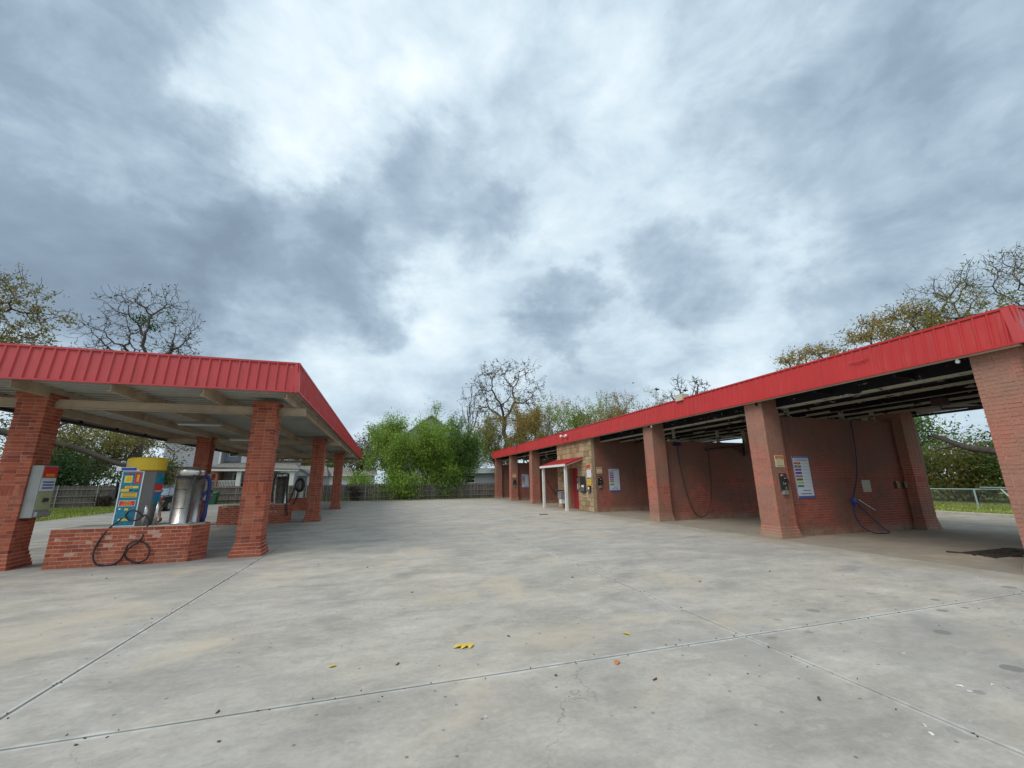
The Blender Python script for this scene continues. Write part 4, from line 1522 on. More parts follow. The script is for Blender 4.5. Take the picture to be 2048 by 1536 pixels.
# boom and brush in the second bay
GY = 14.39
bm = thing('wash_boom', 'swinging steel boom with a hanging hose and blue foam brush in the second bay', 'boom', (15.2, GY-.1, 2.9))
b = MB()
b.tube([(15.31, GY-.08, 3.02), (13.22, GY-.12, 2.86)], .03, 8)
b.tube([(15.31, GY-.08, 2.72), (14.6, GY-.1, 2.95)], .022, 6)
b.tube([(15.31, GY-.08, 3.05), (15.42, GY-.08, 2.75), (15.31, GY-.08, 2.62)], .02, 6)
b.build('arm', 'brown_hose', bm)
b = MB(); b.box(15.24, 15.36, GY-.12, GY-.002, 2.6, 3.1); b.build('bracket', 'brown_hose', bm)
b = MB(); b.box(13.14, 13.3, GY-.16, GY-.08, 2.78, 2.92); b.build('swivel', 'dark_metal', bm)
b = MB(); b.tube(spline([(13.22, GY-.12, 2.8), (13.21, GY-.12, 2.2), (13.19, GY-.12, 1.4), (13.02, GY-.12, .62), (12.75, GY-.14, .2), (12.44, GY-.14, .11), (12.15, GY-.14, .32), (11.93, GY-.12, .9), (11.80, GY-.1, 1.6), (11.72, GY-.1, 2.2)]), .018, 7)
b.build('hose', 'brown_hose', bm, smooth=True)
b = MB(); b.tube([(11.72, GY-.1, 2.2), (11.67, GY-.1, 2.98)], .02, 8); b.build('brush_handle', 'navy_hose', bm)
b = MB(); b.box(11.50, 11.86, GY-.17, GY-.04, 2.98, 3.06); b.box(11.53, 11.83, GY-.15, GY-.06, 3.06, 3.12); b.build('brush_head', 'navy_hose', bm, bevel=.02)
# dark hose on the office wall and one in the far bay
t = MB(); t.tube(spline([(14.6, OY0-.06, 1.05), (14.3, OY0-.07, .95), (14.0, OY0-.07, .5), (14.1, OY0-.07, .15), (14.5, OY0-.1, .03), (15.0, OY0-.12, .02)]), .016, 6)
t.box(14.45, 14.85, OY0-.14, OY0-.02, .92, 1.10)
t.build('wall_hose', 'brown_hose', None, loc=(14.5, OY0-.06, .02), smooth=False, label='dark hose drooping from a holder low on the office side wall', cat='hose')
t = MB(); t.tube(spline([(11.6, 28.9, 2.9), (11.62, 28.88, 2.2), (11.7, 28.88, 1.5), (12.2, 28.88, .8), (13.0, 28.88, .3), (14.0, 28.88, .2)]), .018, 6)
t.build('wall_hose', 'brown_hose', None, loc=(12, 28.88, .2), smooth=False, label='dark hose hanging on the bay wall seen between the awning posts', cat='hose')
# underside lights and security lamps
for (x, y, z, lb) in ((10.33, 14.05, 3.72, 'little white lamp under the fascia at the second brick pier'), (10.33, 4.55, 3.74, 'little white lamp under the fascia at the nearest brick pier'), (10.33, 28.6, 3.72, 'little white lamp under the fascia above the pier left of the awning'), (10.33, 38.9, 3.72, 'little white lamp under the far end of the fascia')):
    b = MB(); b.lathe((x, y, z), [(.015, -.045), (.032, -.03), (.036, 0), (.02, .03), (.02, .05)], 12)
    b.build('bay_lamp', 'lens_white', None, loc=(x, y, z), smooth=True, label=lb, cat='lamp', group='lamps under the red fascia')
t = thing('floodlight', 'pair of white flood lamps on the red fascia above the awning', 'floodlight', (10.2, 22.3, 4.15))
b = MB(); b.box(10.2, 10.24, 22.22, 22.34, 4.14, 4.26); b.build('bracket', 'white_paint', t)
for s in (-1, 1):
    b = MB(); b.lathe((10.12, 22.28+s*.36, 4.2+.02*s), [(.02, -.07), (.06, -.06), (.085, .02), (.055, .07), (.02, .09)], 12); b.tube([(10.2, 22.28+s*.03, 4.2), (10.13, 22.28+s*.28, 4.22)], .015, 6); b.build('lamp', 'lens_white', t, smooth=True)
for (x, y) in ((14.0, 17.0), (13.2, 26.6)):
    t = thing('bay_strip_light', 'pale strip light under the dark roof of the bay %s the office' % ('right of' if y < 20 else 'left of'), 'ceiling light', (x, y, 3.56), 'strip lights in the wash bays')
    b = MB(); b.box(x-.6, x+.6, y-.09, y+.09, 3.46, 3.55); b.build('housing', 'white_paint', t)
    b = MB(); b.tube([(x-.55, y, 3.44), (x+.55, y, 3.44)], .025, 8); b.build('tube', 'lens_white', t, smooth=True)

# ------------------------------------------------------------------ wooden fence
fe = thing('wooden_fence', 'long weathered wooden picket fence closing the back of the lot', 'fence', (0, 40, 0))
pk = MB(); x = -33.0
random.seed(3)
while x < 24:
    w = random.uniform(.13, .145)
    hgt = 1.45 if x > -13.5 else 1.62
    hgt += random.uniform(-.035, .035)
    lean = random.uniform(-.012, .012)
    yj = random.uniform(-.012, .012)
    pk.add([(x, 40+yj, .03), (x+w, 40+yj, .03), (x+w, 40.018+yj, .03), (x, 40.018+yj, .03), (x+lean, 40+yj, hgt), (x+w+lean, 40+yj, hgt), (x+w+lean, 40.018+yj, hgt), (x+lean, 40.018+yj, hgt)], MB.BF)
    x += w+random.choice((.004, .006, .008, .02, .03))
pk.build('pickets', 'fence_wood', fe, kind='stuff')
for (z, x0, x1) in ((.32, -33, 24), (.80, -33, 24), (1.30, -33, 24)):
    b = MB(); xx = x0
    while xx < x1:
        b = MB(); b.box(xx, min(xx+2.42, x1)-.01, 39.945, 39.984, z, z+.085, 0, .004); b.build('rail', 'fence_rail', fe)
        xx += 2.42
xx = -33
while xx < 24:
    b = MB(); hh = 1.50 if xx > -13.5 else 1.66
    b.tube([(xx, 39.91, 0), (xx, 39.91, hh)], .032, 8); b.build('post', 'galvanised', fe)
    xx += 2.42

# chain link fence at the right
cl = thing('chain_link_fence', 'pale green chain link fence on the grass behind the wash bays', 'fence', (28.1, 13, 0))
for yy in (5.2, 8.6, 13.1, 16.6, 20.1, 23.6):
    b = MB(); b.tube([(28.14, yy, .03), (28.14, yy, .99)], .035, 8); b.build('post', 'green_steel', cl)
b = MB(); b.tube([(28.1, 11.55, .03), (28.05, 12.15, 1.06)], .04, 8); b.build('leaning_post', 'galvanised', cl)
b = MB(); b.tube([(28.14, 5, .97), (28.14, 25, .97)], .028, 8); b.build('top_rail', 'green_steel', cl)
b = MB(); b.tube([(28.0, 12.8, 1.07), (28.0, 9.5, 1.03)], .025, 8); b.build('loose_rail', 'galvanised', cl)
b = MB()
y = 5.0
while y < 25:
    for s in (1, -1):
        ya, yb = (y, y+.9) if s > 0 else (y+.9, y)
        b.box(28.1355, 28.1395, y, y+.002, .05, .051) if False else None
        b.add([(28.138, ya, .06), (28.138, ya+.006, .06), (28.138, yb+.006, .96), (28.138, yb, .96), (28.142, ya, .06), (28.142, ya+.006, .06), (28.142, yb+.006, .96), (28.142, yb, .96)], [(0, 1, 2, 3), (4, 7, 6, 5), (0, 4, 5, 1), (2, 6, 7, 3)])
    y += .11
b.build('wire_mesh', 'galvanised', cl, kind='stuff')

# ------------------------------------------------------------------ trees


def grow_tree(seed, base, H, R, trunk_h, r0, kids=(7, 5, 4, 4), lean=(0, 0), spread=.85, up=.35, wob=.22, ratio=.62, lo0=.45):
    """returns list of polylines (pts, radii, level) fitted to height H and crown radius R"""
    rg = np.random.default_rng(seed)
    lines = []

    def grow(p, d, L, r, lev):
        n = 6 if lev < 2 else (4 if lev == 2 else 3)
        pts = [p]
        dirs = [d]
        for k in range(n):
            d = d+rg.normal(0, wob, 3)*(.7 if lev == 0 else 1)
            d = d+np.array([0, 0, up*(.35 if lev else .5)])
            d = d/np.linalg.norm(d)
            p = p+d*L/n
            pts.append(p); dirs.append(d)
        r1 = r*.45 if lev < len(kids) else r*.3
        rad = np.linspace(r, r1, n+1)
        lines.append((np.array(pts), rad, lev))
        if lev >= len(kids):
            return
        m = kids[lev]
        for k in range(m):
            lo = lo0 if lev == 0 else .25
            t = lo+(1-lo)*(k+rg.uniform(.2, 1.0))/m
            t = min(t, .999)
            f = t*n
            i = int(f)
            q = pts[i]*(1-(f-i))+pts[i+1]*(f-i)
            dd = dirs[i+1]
            a = np.cross(dd, rg.normal(0, 1, 3))
            a = a/np.linalg.norm(a)
            th = rg.uniform(.5, 1.05)*spread
            nd = dd*math.cos(th)+a*math.sin(th)
            nd = nd/np.linalg.norm(nd)
            rr = np.interp(f, range(n+1), rad)
            grow(q, nd, L*ratio*rg.uniform(.75, 1.15)*(1.15 if lev == 0 else 1), rr*rg.uniform(.55, .75), lev+1)
    grow(np.zeros(3), np.array([lean[0], lean[1], 1.0]), 1.0*max(trunk_h, .3), 1.0, 0)
    allp = np.concatenate([l[0] for l in lines])
    zs = H/np.percentile(allp[:, 2], 99.7)
    cx, cy = np.median(allp[:, 0])*.6, np.median(allp[:, 1])*.6
    rad = np.percentile(np.hypot(allp[:, 0]-cx, allp[:, 1]-cy), 97)
    hs = R/rad
    out = []
    for pts, rd, lev in lines:
        q = pts*np.array([hs, hs, zs])+np.array(base)
        out.append((q, np.maximum(rd*r0, .006), lev))
    return out


def dome_tree(seed, base, cen, Rh, Rv, ntip, fork_z, r0, rtwig=.009):
    """limbs that fork again and again towards tips spread through a rounded crown"""
    rg = np.random.default_rng(seed)
    cen = np.array(cen, float)
    d = rg.normal(0, 1, (ntip*3, 3))
    d /= np.linalg.norm(d, axis=1)[:, None]
    rad = rg.uniform(.35, 1, ntip*3)**.55
    lump = 1+.16*np.sin(d[:, 0]*3.1+seed)*np.cos(d[:, 1]*2.7)+.10*np.sin(d[:, 2]*6+d[:, 0]*5)
    P = cen+d*(rad*lump)[:, None]*np.array([Rh, Rh, Rv])
    P = P[P[:, 2] > cen[2]-Rv*.62][:ntip]
    out = []
    scale = r0/math.sqrt(ntip)

    def path(a, b, r_a, r_b, lev):
        n = 4 if np.linalg.norm(b-a) > .8 else 2
        L = np.linalg.norm(b-a)
        pts = [a+(b-a)*t+(rg.normal(0, .045*L, 3) if 0 < t < 1 else 0)+np.array([0, 0, -.10*L*math.sin(math.pi*t)]) for t in np.linspace(0, 1, n+1)]
        out.append((np.array(pts), np.linspace(r_a, r_b, n+1), lev))

    def rec(a, pts, lev):
        r = max(scale*len(pts)**.5, rtwig)
        if len(pts) <= 2:
            for q in pts:
                path(a, q, max(rtwig, .012), rtwig*.8, 5)
            return
        c = pts.mean(axis=0)
        e = a+(c-a)*rg.uniform(.42, .62)
        k = 3 if (lev < 2 and len(pts) > 60) else 2
        path(a, e, r, r*.82, min(lev, 4))
        C = pts[rg.choice(len(pts), k, replace=False)]
        for _ in range(5):
            lab = np.argmin(((pts[:, None]-C[None])**2).sum(-1), axis=1)
            C = np.array([pts[lab == i].mean(axis=0) if (lab == i).any() else C[i] for i in range(k)])
        for i in range(k):
            g = pts[lab == i]
            if len(g) == len(pts):
                h = len(g)//2
                rec(e, g[:h], lev+1); rec(e, g[h:], lev+1)
                return
            if len(g):
                rec(e, g, lev+1)
    f = np.array([base[0]*.7+cen[0]*.3, base[1]*.7+cen[1]*.3, fork_z])
    path(np.array(base, float), f, r0*1.15, r0*.9, 0)
    rec(f, P, 1)
    return out


def leaf_quads(points, size, rg, droop=.0, flat=0.0):
    n = len(points)
    P = np.asarray(points)
    a = rg.normal(0, 1, (n, 3)); a[:, 2] *= (1-flat); a[:, 2] -= droop
    a /= np.linalg.norm(a, axis=1)[:, None]
    b = np.cross(a, rg.normal(0, 1, (n, 3)))
    b /= np.linalg.norm(b, axis=1)[:, None]
    s = size*rg.uniform(.55, 1.3, n)[:, None]
    w = s*.42
    V = np.stack([P-a*s*.5, P+b*w*.5, P+a*s*.5, P-b*w*.5], axis=1).reshape(-1, 3)
    return V


def quad_object(V, name, material, parent):
    base = np.array(wloc(parent))
    me = bpy.data.meshes.new(name)
    V = (V-base).astype(np.float32)
    n = len(V)//4
    me.vertices.add(len(V)); me.loops.add(len(V)); me.polygons.add(n)
    me.vertices.foreach_set('co', V.ravel())
    me.loops.foreach_set('vertex_index', np.arange(len(V), dtype=np.int32))
    me.polygons.foreach_set('loop_start', np.arange(0, len(V), 4, dtype=np.int32))
    me.polygons.foreach_set('loop_total', np.full(n, 4, dtype=np.int32))
    me.materials.append(MATS[material])
    me.update()
    me.validate()
    o = bpy.data.objects.new(name, me)
    col.objects.link(o)
    o.parent = parent
    return o


def tree(name, label, base, H, R, seed, leafm='leaf_olive', nleaf=4000, size=.22, trunk_h=1.2, r0=.22, barkm='bark', kids=(7, 5, 4, 4), group=None, cat='tree', off=.25, clump=0.0, extra=None, droop=.0, levs=2, low=None, dens_top=None, rmin=.009, dome=None, **kw):
    rg = np.random.default_rng(seed+100)
    L = dome_tree(seed, base, *dome, r0=r0, rtwig=rmin) if dome else grow_tree(seed, base, H, R, trunk_h, r0, kids, **kw)
    if extra:
        L += extra
    t = thing(name, label, cat, base, group)
    b = MB()
    for pts, rd, lev in L:
        b.tube(pts, np.maximum(rd, rmin), 7 if lev == 0 else (5 if lev == 1 else 3), cap=False)
    b.build('trunk', barkm, t, smooth=True)
    if nleaf:
        mx_ = max(l[2] for l in L)
        tips = [l for l in L if l[2] >= mx_-levs+1]
        if clump:
            # whole branch ends carry leaves or stand bare
            tips = [l for l in tips if rg.random() > clump]
        P = np.concatenate([l[0] for l in tips])
        if dens_top is not None:       # fewer leaves high up
            hz_ = (P[:, 2]-base[2])/H
            keep = rg.random(len(P)) > dens_top*np.clip((hz_-.45)/.5, 0, 1)
            P = P[keep]
        idx = rg.integers(0, len(P), nleaf)
        Q = P[idx]+rg.normal(0, off, (nleaf, 3))
        if low is not None:
            Q = Q[Q[:, 2] > low]
        quad_object(leaf_quads(Q, size, rg, droop), 'crown', leafm, t)
    return t


def shrub(name, label, base, H, R, seed, leafm, nleaf, size=.16, cat='shrub', group=None, squash=1.0, stems=14, ybulge=1.0):
    rg = np.random.default_rng(seed)
    t = thing(name, label, cat, base, group)
    b = MB()
    centres = []
    for k in range(stems):
        a = rg.uniform(0, 6.28); rr = R*math.sqrt(rg.uniform(0, 1))*.75
        top = np.array([base[0]+rr*math.cos(a), base[1]+rr*math.sin(a)*ybulge, base[2]+H*rg.uniform(.55, .93)*(1-.35*(rr/R)**2)])
        p0 = np.array(base)+np.array([rr*.25*math.cos(a), rr*.25*math.sin(a), 0])
        mid = (p0+top)/2+rg.normal(0, .12*R, 3)
        b.tube([p0, mid, top], [.05, .03, .01], 4, cap=False)
        for q in np.linspace(.25, 1, 6):
            centres.append((1-q)*p0+q*top if q < .5 else (1-(q-.5)*2)*mid+(q-.5)*2*top)
    b.build('stems', 'bark', t)
    C = np.array(centres)
    idx = rg.integers(0, len(C), nleaf)
    sc_ = rg.uniform(.14, .30, len(C))[idx][:, None]
    Q = C[idx]+rg.normal(0, 1, (nleaf, 3))*sc_*np.array([R, R*ybulge, H*.42])
    Q = Q[(Q[:, 2] > base[2]+.02) & (Q[:, 2] < base[2]+H*1.05)]
    quad_object(leaf_quads(Q, size, rg), 'foliage', leafm, t)
    return t


def limbline(pts, r0, r1, lev=1):
    s = spline(pts, 4)
    return (np.array(s), np.linspace(r0, r1, len(s)), lev)


# left pecan with a drooping limb that shows below the canopy
rgx = np.random.default_rng(55)
ex = [limbline([(-27.2, 33, 6.4), (-23, 32.8, 5.0), (-19, 33, 4.0), (-16.6, 33, 3.0), (-14.8, 33, 2.6)], .26, .10), limbline([(-21, 33, 4.5), (-19.2, 32.6, 5.6), (-16.4, 32.4, 6.0), (-13.2, 32.5, 5.2)], .10, .03)]
for k in range(46):
    x = rgx.uniform(-24.5, -12.6)
    z0 = np.interp(x, [-27, -23, -19, -16.6, -13], [6.4, 5.4, 5.0, 4.4, 4.2])
    p = np.array([x, 33+rgx.normal(0, .8), z0+rgx.normal(0, .5)])
    pts = [p]
    for j in range(3):
        p = p+rgx.normal(0, .35, 3)+np.array([.15, 0, rgx.choice([-.3, .25])])
        pts.append(p)
    ex.append((np.array(pts), np.linspace(.03, .008, 4), 4))
tree('pecan_tree', 'big olive leaved pecan tree at the far left edge, above the canopy', (-31.6, 33, 0), 16.6, 8.2, 21, 'leaf_olive', 38000, .22, 1.0, .40, extra=ex, off=.20, clump=.25, kids=(9, 6, 5, 4), low=2.4, dens_top=.75, up=.15, spread=1.0, rmin=.016, dome=((-31.0, 33, 11.4), 10.6, 7.0, 1300, 4.5))
# bare tree behind the canopy
bt = tree('bare_tree', 'tall bare tree with dark leaf clumps behind the left canopy', (-23.6, 50, 0), 22.4, 6.3, 8, 'leaf_brown', 420, .30, 1.15, .36, kids=(10, 6, 5, 4), off=.1, clump=.5, wob=.24, up=.08, spread=1.0, lo0=.4, rmin=.017, dome=((-24.9, 50, 16.6), 5.7, 6.0, 1100, 9.0))
b_ = np.random.default_rng(9)
Q = []
for (px, py, rr, n) in ((284, 641, .42, 260), (303, 656, .36, 180), (334, 628, .4, 70), (345, 645, .35, 60), (330, 690, .45, 70), (298, 632, .25, 30)):
    c = at(px, py, 'Y', 50.0)
    Q.append(c+b_.normal(0, rr, (n, 3))*np.array([1, 1, .7]))
quad_object(leaf_quads(np.concatenate(Q), .26, b_), 'mistletoe', 'leaf_dark', bt)['kind'] = 'stuff'
tree('autumn_tree', 'yellow green tree behind the fence, seen under the canopy left of the grey house', (-25.0, 47.5, 0), 9.0, 5.2, 22, 'leaf_mixed', 26000, .22, .7, .26, off=.35, lo0=.2)
# dark shrubs behind the left fence
shrub('evergreen_shrub', 'dense dark green evergreen mass behind the fence, left of the teal vacuum', (-24.6, 42.6, 0), 5.4, 3.3, 5, 'leaf_dark', 11000, .24, 'shrub')
shrub('evergreen_shrub', 'second dark evergreen behind the fence, half hidden by the yellow capped vacuum', (-19.6, 43.2, 0), 4.6, 2.6, 6, 'leaf_dark', 7000, .24, 'shrub')
shrub('leafy_shrub', 'yellow green bushy tree behind the fence at the far left edge', (-31.5, 41.8, 0), 7.6, 3.6, 7, 'leaf_mixed', 9000, .26, 'shrub')
# green trees over the middle of the fence
tree('willow_tree', 'lime green leafy tree leaning over the fence, the left one of the green trees', (.9, 41.8, 0), 8.4, 2.7, 31, 'leaf_lime', 34000, .17, .5, .16, 'bark', (12, 7, 4, 3), clump=.12, droop=.3, off=.26, spread=.75, up=.42, low=.3, cat='tree', lo0=.08, group='green trees over the back fence')
tree('willow_tree', 'deeper green leafy tree over the fence, the right one of the green trees', (6.3, 42.2, 0), 8.2, 2.6, 32, 'leaf_green', 40000, .18, .5, .16, 'bark', (12, 7, 4, 3), clump=.12, droop=.3, off=.26, spread=.75, up=.42, low=.3, lo0=.08, group='green trees over the back fence')
tree('willow_tree', 'green tree between the lime and the deeper green trees, hanging over the fence', (4.0, 41.6, 0), 8.6, 2.7, 33, 'leaf_lime', 34000, .17, .5, .14, 'bark', (10, 7, 4, 3), clump=.12, droop=.3, off=.26, spread=.8, up=.35, low=.05, lo0=.08, group='green trees over the back fence')
shrub('leafy_shrub', 'bright green undergrowth hanging over the fence below the green trees', (2.0, 40.5, 0), 3.6, 2.6, 36, 'leaf_lime', 8000, .2)
shrub('leafy_shrub', 'leafy undergrowth with yellow tips behind the fence under the deeper green tree', (6.2, 41.0, 0), 3.2, 2.6, 37, 'leaf_green', 7000, .2)
# bare and yellow trees beyond
tree('bare_tree', 'slender leafless snag standing between the green trees and the tall bare tree', (10.2, 55, 0), 14.8, 2.2, 44, None, 0, r0=.26, kids=(4, 3, 3), trunk_h=1.6, wob=.2, barkm='bark', rmin=.04, spread=.6)
tree('bare_tree', 'tallest bare tree with sparse dark leaves above the far end of the wash building', (17.3, 58, 0), 20.8, 6.6, 62, 'leaf_brown', 2600, .28, .95, .40, kids=(8, 6, 5, 4), off=.12, clump=.3, wob=.21, up=.06, spread=1.0, lo0=.55, rmin=.017, dome=((16.9, 58, 14.0), 6.2, 6.9, 1100, 5.5))
YT = 'yellowing trees behind the wash building'
tree('autumn_tree', 'rusty olive tree at the far end of the wash building beside the fence', (13.2, 49, 0), 9.4, 3.6, 71, 'leaf_mixed', 13000, .22, .9, .2, group=YT, off=.24, clump=.2)
tree('autumn_tree', 'golden leaved tree rising behind the far part of the red fascia', (18.8, 50, 0), 11.6, 4.6, 72, 'leaf_yellow', 15000, .22, .9, .24, group=YT, off=.24, clump=.3)
tree('autumn_tree', 'tall thin yellow tree right of the tallest bare tree', (23.5, 57, 0), 14.6, 5.0, 73, 'leaf_yellow', 9000, .22, 1.0, .26, group=YT, off=.22, clump=.4)
tree('autumn_tree', 'tree with bright green patches behind the fascia above the awning', (24.0, 46.5, 0), 12.4, 4.6, 74, 'leaf_lime', 10000, .2, 1.0, .26, group=YT, off=.22, clump=.45)
tree('autumn_tree', 'twiggy olive tree behind the fascia right of the awning', (24.5, 40.5, 0), 11.3, 4.0, 75, 'leaf_mixed', 10000, .18, 1.0, .22, group=YT, off=.2, clump=.4)
tree('autumn_tree', 'yellow brown thin tree behind the middle of the red fascia', (24.8, 36.0, 0), 10.8, 3.4, 76, 'leaf_yellow', 8000, .17, 1.0, .2, group=YT, off=.18, clump=.4)
tree('autumn_tree', 'low sparse tree just left of the small bare tree behind the fascia', (25.0, 32.0, 0), 9.8, 3.0, 77, 'leaf_mixed', 5000, .16, 1.0, .18, group=YT, off=.16, clump=.45)
tree('bare_tree', 'small bare treetop poking over the middle of the red fascia', (26.0, 29.7, 0), 11.3, 2.4, 79, 'leaf_brown', 120, .2, 1.1, .2, kids=(7, 5, 4, 3), off=.1, rmin=.02, up=.1, spread=.95, dome=((26, 29.7, 9.2), 2.2, 1.9, 160, 6.5))
# right-hand trees
tree('pecan_tree', 'small round olive treetop above the red fascia, leftmost of the right hand trees', (29.0, 20.0, 0), 11.1, 2.9, 81, 'leaf_yellow', 4600, .17, 1.0, .24, off=.16, clump=.15, kids=(9, 6, 5, 4), dome=((29.0, 20.5, 9.2), 2.4, 2.1, 520, 6.0))
tree('pecan_tree', 'yellow olive treetop between the small round one and the big bare topped one', (29.0, 15.6, 0), 11.5, 3.4, 82, 'leaf_yellow', 7500, .17, 1.0, .20, off=.16, clump=.15, kids=(9, 6, 5, 4), lean=(0, -.1), dome=((29.0, 15.2, 9.2), 3.1, 2.7, 900, 6.0))
ex = [limbline([(31, 11.2, 2.2), (31, 12.6, 2.75), (31, 14.2, 3.15), (31, 15.6, 4.0)], .24, .13), limbline([(31, 14.6, 3.3), (30.8, 15.2, 3.2), (30.7, 15.6, 3.0)], .08, .04),
      limbline([(31.5, 12.8, 1.9), (31.5, 13.8, 2.6), (31.5, 15.4, 3.2)], .05, .02), limbline([(31.5, 12.8, 1.9), (31.6, 13.3, 2.8), (31.6, 13.7, 3.4)], .05, .02)]
tree('pecan_tree', 'largest right hand tree, bare spreading top above, heavy dark limb below the roof', (31, 10.9, 0), 13.0, 5.7, 83, 'leaf_mixed', 16000, .16, 1.0, .34, extra=ex, off=.16, clump=.35, rmin=.008, kids=(9, 6, 5, 4), lean=(0, .12), dens_top=.9, low=3.3, up=.15, spread=1.0, dome=((31, 11.3, 9.2), 5.6, 4.0, 3200, 5.0))
for i, (y, h, lm, lb) in enumerate(((21.5, 5.2, 'leaf_green', 'green thicket seen left of the leaning fence post, beyond the chain link'), (17.5, 4.6, 'leaf_mixed', 'yellow touched thicket beyond the chain link fence, in the middle of the opening'), (13.4, 5.0, 'leaf_green', 'green thicket beyond the leaning post of the chain link fence'), (26.5, 6.0, 'leaf_mixed', 'tall thicket behind the wash building, left of the opening'), (9.0, 5.5, 'leaf_green', 'dark green thicket behind the nearest brick pier'))):
    shrub('thicket_shrub', lb, (36.5, y, .0), h, 3.3, 90+i, lm, 13000, .22, 'shrub', 'thicket beyond the chain link fence', ybulge=1.1)
for i, (y, h, lb) in enumerate(((20, 9.5, 'tall dark tree far behind the thicket, left part of the opening'), (12.5, 9.0, 'tall dark tree far behind the thicket, right part of the opening'))):
    tree('background_tree', lb, (44, y+2, 0), h, 5.0, 120+i, 'leaf_green', 7000, .32, .8, .25, off=.6, group='trees far behind the thicket')
# left distance
tree('background_tree', 'olive tree behind the small white gabled porch house', (-13.5, 78, 0), 8.2, 5.5, 131, 'leaf_olive', 6000, .4, .7, .25, off=.6)
tree('background_tree', 'grey brown thin tree just right of the canopy end', (-3.9, 60, 0), 7.6, 2.6, 132, 'leaf_brown', 1500, .3, 1.3, .22, off=.3)
tree('background_tree', 'bare greyish treetop between canopy end and the lime green tree', (-2.2, 72, 0), 11.0, 3.6, 133, 'leaf_brown', 1800, .34, 1.0, .25, off=.3)
tree('background_tree', 'dark green tree behind the long white house', (-9.5, 92, 0), 9.2, 5.0, 134, 'leaf_green', 5000, .45, .7, .25, off=.7)
shrub('leafy_shrub', 'bright yellow green shrub left of the lime tree, over the fence', (-2.4, 45, 0), 2.9, 1.8, 135, 'leaf_lime', 3200, .2)
shrub('vine', 'brown dead vine tangled on the fence left of the green trees', (-2.3, 40.05, 0), 1.55, .95, 136, 'vine_brown', 2600, .12, 'vine', ybulge=.25)
shrub('vine', 'brown creeper low on the left fence beside the lawn', (-20.5, 39.9, 0), 1.1, .7, 137, 'vine_brown', 1400, .12, 'vine', ybulge=.25)
# distant wood line so the horizon is closed
rgw = np.random.default_rng(77)
Q = []
for k in range(60):
    a = rgw.uniform(-1.0, 1.35)
    D = rgw.uniform(105, 150)
    c = np.array([D*math.sin(a), D*math.cos(a), rgw.uniform(.5, 5.2)])
    Q.append(c+rgw.normal(0, 1, (120, 3))*np.array([2.6, 2.6, 1.3]))
Q = np.concatenate(Q)
Q = Q[Q[:, 2] > 0]
wd = MB(); wd.add([(0, 0, 0)], [])
o = bpy.data.objects.new('far_wood', None)
me_o = quad_object(leaf_quads(Q, 1.1, rgw), 'far_wood', 'leaf_olive', o)
me_o.parent = None
bpy.data.objects.remove(o)
me_o['kind'] = 'stuff'
me_o['label'] = 'far line of trees closing the horizon behind the houses'


# ------------------------------------------------------------------ houses
def siding_wall(b, x0, x1, y, z0, z1, step=.19, mi=0, th=.12):
    z = z0
    while z < z1-.01:
        h = min(step, z1-z)
        b.add([(x0, y-.025, z), (x1, y-.025, z), (x1, y+th, z), (x0, y+th, z), (x0, y-.002, z+h), (x1, y-.002, z+h), (x1, y+th, z+h), (x0, y+th, z+h)], MB.BF, mi)
        z += h


def window(parent, x0, x1, y, z0, z1):
    b = MB(); w = .08
    b.box(x0-w, x1+w, y-.06, y-.027, z1, z1+w); b.box(x0-w, x1+w, y-.06, y-.027, z0-w, z0); b.box(x0-w, x0, y-.06, y-.027, z0, z1); b.box(x1, x1+w, y-.06, y-.027, z0, z1)
    b.box(x0, x1, y-.05, y-.03, (z0+z1)/2-.02, (z0+z1)/2+.02)
    f = b.build('window', 'white_paint', parent)
    b = MB(); b.box(x0, x1, y-.044, y-.0275, z0, z1); b.build('pane', 'window_glass', f)
    return f


h1 = thing('two_storey_house', 'two storey house of grey siding over brick with a white railed porch', 'house', (-14.5, 48, 0))
b = MB(); b.box(-20.2, -15.5, 47, 56, 0, 3.28); b.build('brick_wall', 'house_brick', h1)
b = MB()
siding_wall(b, -20.2, -15.5, 46.98, 3.29, 6.3)
b.box(-20.2, -15.5, 47.11, 56, 3.29, 6.3)
b.build('wall', 'siding', h1)
b = MB(); siding_wall(b, -15.49, -9.9, 48.5, 0, 6.3); b.box(-15.49, -9.9, 48.63, 56, 0, 6.3); b.build('wall', 'grey_siding', h1)
b = MB(); b.box(-15.62, -15.45, 46.90, 46.95, 3.3, 6.3); b.box(-10.05, -9.86, 48.42, 48.47, 0, 6.3); b.box(-13.2, -13.05, 48.42, 48.47, 3.6, 6.3); b.build('corner_trim', 'white_paint', h1)
b = MB(); siding_wall(b, -13.9, -13.21, 47.6, 3.7, 6.3); b.box(-13.9, -13.21, 47.73, 48.4, 3.7, 6.3); b.build('dormer', 'pale_siding', h1)
window(h1, -15.2, -14.6, 48.5, 4.4, 5.6)
window(h1, -11.6, -10.7, 48.5, 4.3, 5.6)
window(h1, -10.55, -10.2, 48.5, 3.9, 5.4)
b = MB(); b.add([(-20.6, 46.5, 6.3), (-9.5, 46.5, 6.3), (-9.5, 56.5, 6.3), (-20.6, 56.5, 6.3), (-17, 51.5, 7.9), (-13, 51.5, 7.9), (-20.6, 46.5, 6.18), (-9.5, 46.5, 6.18), (-9.5, 56.5, 6.18), (-20.6, 56.5, 6.18)],
             [(0, 1, 5, 4), (1, 2, 5), (2, 3, 4, 5), (3, 0, 4), (6, 9, 8, 7), (0, 6, 7, 1), (1, 7, 8, 2), (2, 8, 9, 3), (3, 9, 6, 0)]); b.build('roof', 'shingle', h1)
